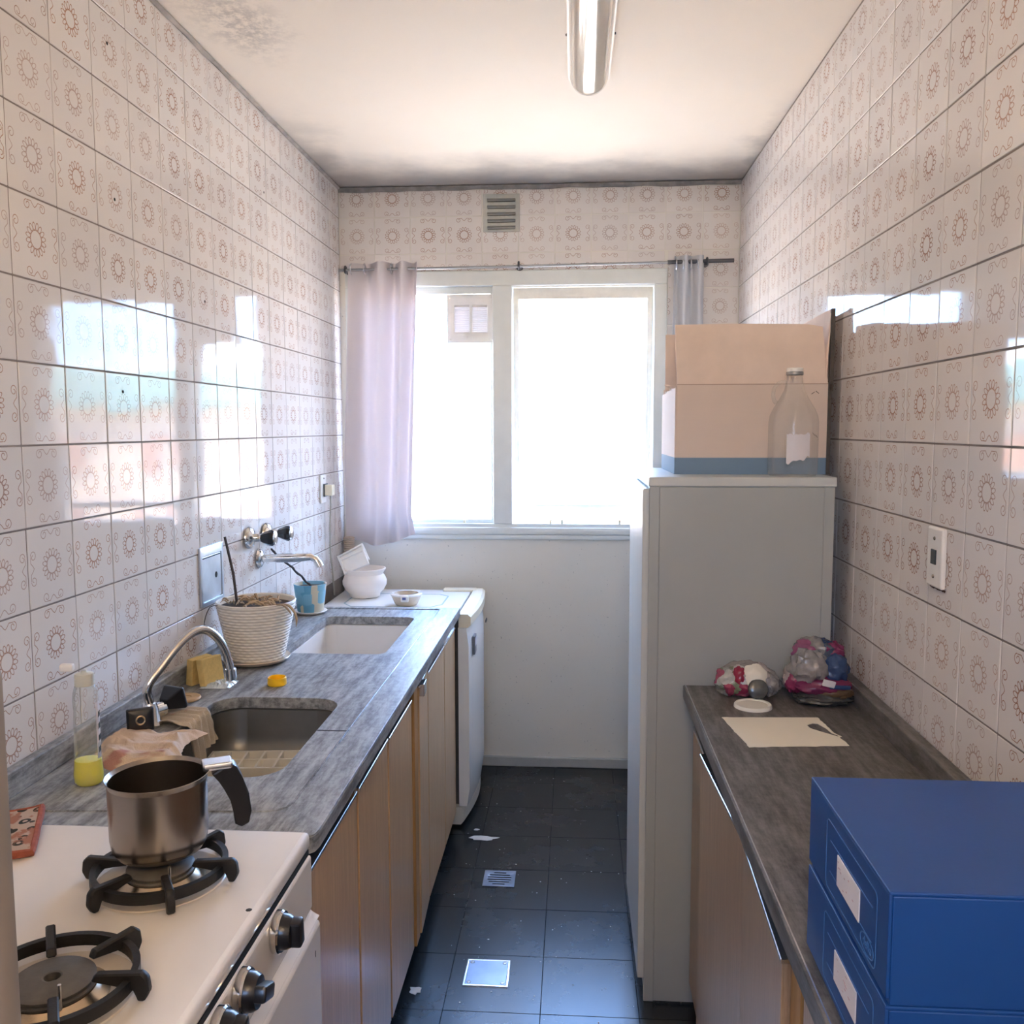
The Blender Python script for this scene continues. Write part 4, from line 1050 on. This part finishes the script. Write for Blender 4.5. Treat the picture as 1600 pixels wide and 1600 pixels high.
# ==================================================================== CURTAINS
RY = D-.062
def curtain(name, label, x0, x1, xb0, xb1, z1, z0, folds, mat, seed, amp=.016, nu=110, nv=70, flare=0, skew=1.0):
    def f(u, v):           # v = 0 top .. 1 bottom
        n = noise.noise(Vector((u*3+seed,v*2.2,0)))
        uu = u+.02*math.sin(v*5+u*9+seed)*v
        uf = uu**skew if uu > 0 else uu
        x = (x0+(x1-x0)*uu)*(1-v)+(xb0+(xb1-xb0)*uu)*v
        ph = uf*folds*2*PI+1.3*n*v
        A = amp*(1-.25*v)
        y = RY+A*math.sin(ph)+.012*n*v
        z = z1+(z0-z1)*v+.010*math.sin(u*7+seed)*v
        if flare:
            q = max(0,(u-.72)/.28)*max(0,(v-.90)/.10)
            x += flare*q; z += .035*q; y -= .03*q
        return (x,y,z)
    o = empty(name, (0,0,0)); tag(o, label, 'curtain')
    put('cloth', grid(f, nu, nv, .0012), mat, o)
    for k in range(int(folds*2)):
        u = (k+.25)/(folds*2); p = f(u, .022)
        put('eyelet', tube([(.0,.022*math.cos(a*PI/9),.022*math.sin(a*PI/9)) for a in range(18)],.0028,6,closed=True), M['alu'], o, (p[0],RY,2.186))
curtain('curtain', 'mauve eyelet curtain gathered at left side of window', .052,.352,.018,.306,2.212,1.012,2.6,M['curtain'],1.3,.034,flare=.03,skew=1.7)
curtain('curtain', 'narrow grey curtain bunched at the right end of rod', 1.428,1.548,1.415,1.550,2.222,1.30,2.0,M['curtain_grey'],4.1,.016,60,50)
o = empty('curtain_rod', (0,RY,2.186)); tag(o, 'thin dark curtain rod above the window', 'curtain rod')
put('rod', tube([(.012,0,-.004),(.80,0,.002),(1.42,0,.010)],.0055,10), simple('rod_grey',(.36,.37,.38),.35,.7), o)
put('thick_rod', tube([(1.40,0,.010),(1.672,0,.014)],.0085,12), M['rod'], o)
for x, z in ((.040,-.002),(.780,.006),(1.562,.012)):
    b_ = put('bracket', tube([(x,.058,z),(x,.0,z)],.007,10), M['rod'], o)
    f_ = put('flange', lathe([(0,.010),(.012,.008),(.015,0),(0,0)],20), M['rod'], loc=(x,.060,z), rot=(PI/2,0,0)); f_.parent = b_
    r_ = put('ring', tube([(x,.0135*math.cos(a*PI/8),z+.0135*math.sin(a*PI/8)) for a in range(16)],.0045,8,closed=True), M['rod']); r_.parent = b_

# ==================================================================== CEILING LAMP
o = empty('ceiling_lamp', (1.055,2.20,ZC)); tag(o, 'long half-round ceiling light fitting, switched off', 'lamp')
n = 14; R_ = .056; LY = .545
def lampgrid(u, v):
    a = PI*u; s = v*(2*LY+2*R_)-LY-R_
    k = 1.0
    if s > LY: k = math.sqrt(max(0,1-((s-LY)/R_)**2))
    if s < -LY: k = math.sqrt(max(0,1-((-LY-s)/R_)**2))
    return (math.cos(a)*R_*k, s, -.008-math.sin(a)*R_*.95*k)
put('diffuser', grid(lampgrid, 28, 60), M['lamp'], o)
put('base_plate', plate(rrect(-.061,-LY-.061,.061,LY+.061,.0605,10), [], -.012, -.0002, .002), M['lamp_rim'], o)
for x in (-.062,.062): put('screw', lathe([(0,.004),(.003,.003),(.0035,0),(0,0)],10), M['rod'], o, (x,.27,-.006), (0,PI/2*(1 if x>0 else -1),0))

# warm bulb pendant that lights the rear half of the room, behind the camera
o = empty('pendant_lamp', (1.10,-.55,ZC)); tag(o, 'warm globe pendant lamp behind the viewpoint, at the rear of the room', 'lamp')
put('rose', lathe([(0,0),(.05,0),(.045,-.02),(.01,-.03),(0,-.03)],24), M['white_plastic'], o)
put('cord', tube([(0,0,-.02),(0,0,-.17)],.003,8), M['white_plastic'], o)
gm = NT('glowing_globe'); gm.base((.9,.85,.75)); gm.p.inputs['Emission Color'].default_value = (1,.74,.46,1); gm.p.inputs['Emission Strength'].default_value = 25
put('globe', lathe([(0,-.16),(.02,-.162),(.06,-.185),(.08,-.23),(.072,-.28),(.045,-.31),(0,-.32)],28), gm.mat, o)

# ==================================================================== FLOOR FITTINGS
o = empty('floor_hatch', (.782,2.379,.0)); tag(o, 'square shiny steel inspection cover screwed to the dark floor', 'floor cover')
put('frame', plate([(-.062,-.062),(.062,-.062),(.062,.062),(-.062,.062)], [[(-.056,-.056),(.056,-.056),(.056,.056),(-.056,.056)]], 0, .003, .0008), M['alu'], o)
M['dull_steel'] = simple('dull_steel',(.26,.29,.35),.36,1,var=.15,vscale=14)
put('cover', B((-.0555,-.0555,.0),(.0555,.0555,.0026),.0006,1), M['dull_steel'], o)
for x in (-.046,.046):
    for y in (-.046,.046): put('screw', lathe([(0,.0042),(.005,.0038),(.0062,.0026),(0,.002)],14), M['steel'], o, (x,y,0))
o = empty('floor_drain', (.772,2.908,.0)); tag(o, 'square metal floor drain with slotted round grate', 'drain')
sl_ = []
for k in range(6):
    y = -.0375+k*.015; hw = math.sqrt(max(.0002,.044**2-y*y))*.93
    sl_.append(rrect(-hw,y-.0042,hw,y+.0042,.003,2))
put('plate', plate([(-.053,-.053),(.053,-.053),(.053,.053),(-.053,.053)], sl_, .0008, .003, .0006), M['dull_steel'], o)
put('pit', B((-.048,-.048,-.001),(.048,.048,.0012)), M['black'], o)
def scrap(name, label, cx, cy_, w, d_, seed, n=14):
    P = []
    for k in range(n):
        a = 2*PI*k/n; r = .6+.4*noise.noise(Vector((math.cos(a)*1.7,math.sin(a)*1.7,seed)))+.15*random.random()
        P.append((cx+w*r*math.cos(a), cy_+d_*r*math.sin(a)))
    t = put(name, plate(P, [], .0003, .0013), M['scrap']); tag(t, label, 'scrap')
scrap('paper_scrap', 'torn whitish scrap on the floor in front of fridge', .690,3.205,.075,.026,2.0)
scrap('paper_scrap', 'small pale scrap right at the foot of the fridge', .655,3.275,.018,.010,5.0)
scrap('paper_scrap', 'pale scrap by the foot of the left cabinet door', .596,2.290,.020,.028,7.0)
bm = bmesh.new()
for k in range(150):
    x = random.uniform(.62,1.30); y = random.uniform(1.9,3.85); s_ = random.uniform(.0008,.0032)
    vsx = [bm.verts.new((x+s_*math.cos(a)*random.uniform(.6,1.3), y+s_*math.sin(a)*random.uniform(.6,1.3), .0006)) for a in (0,1.5,3,4.6)]
    bm.faces.new(vsx)
t = put('floor_crumbs', bm, M['scrap']); tag(t, 'tiny pale crumbs and dust specks scattered on dark floor', 'crumbs', kind='stuff')
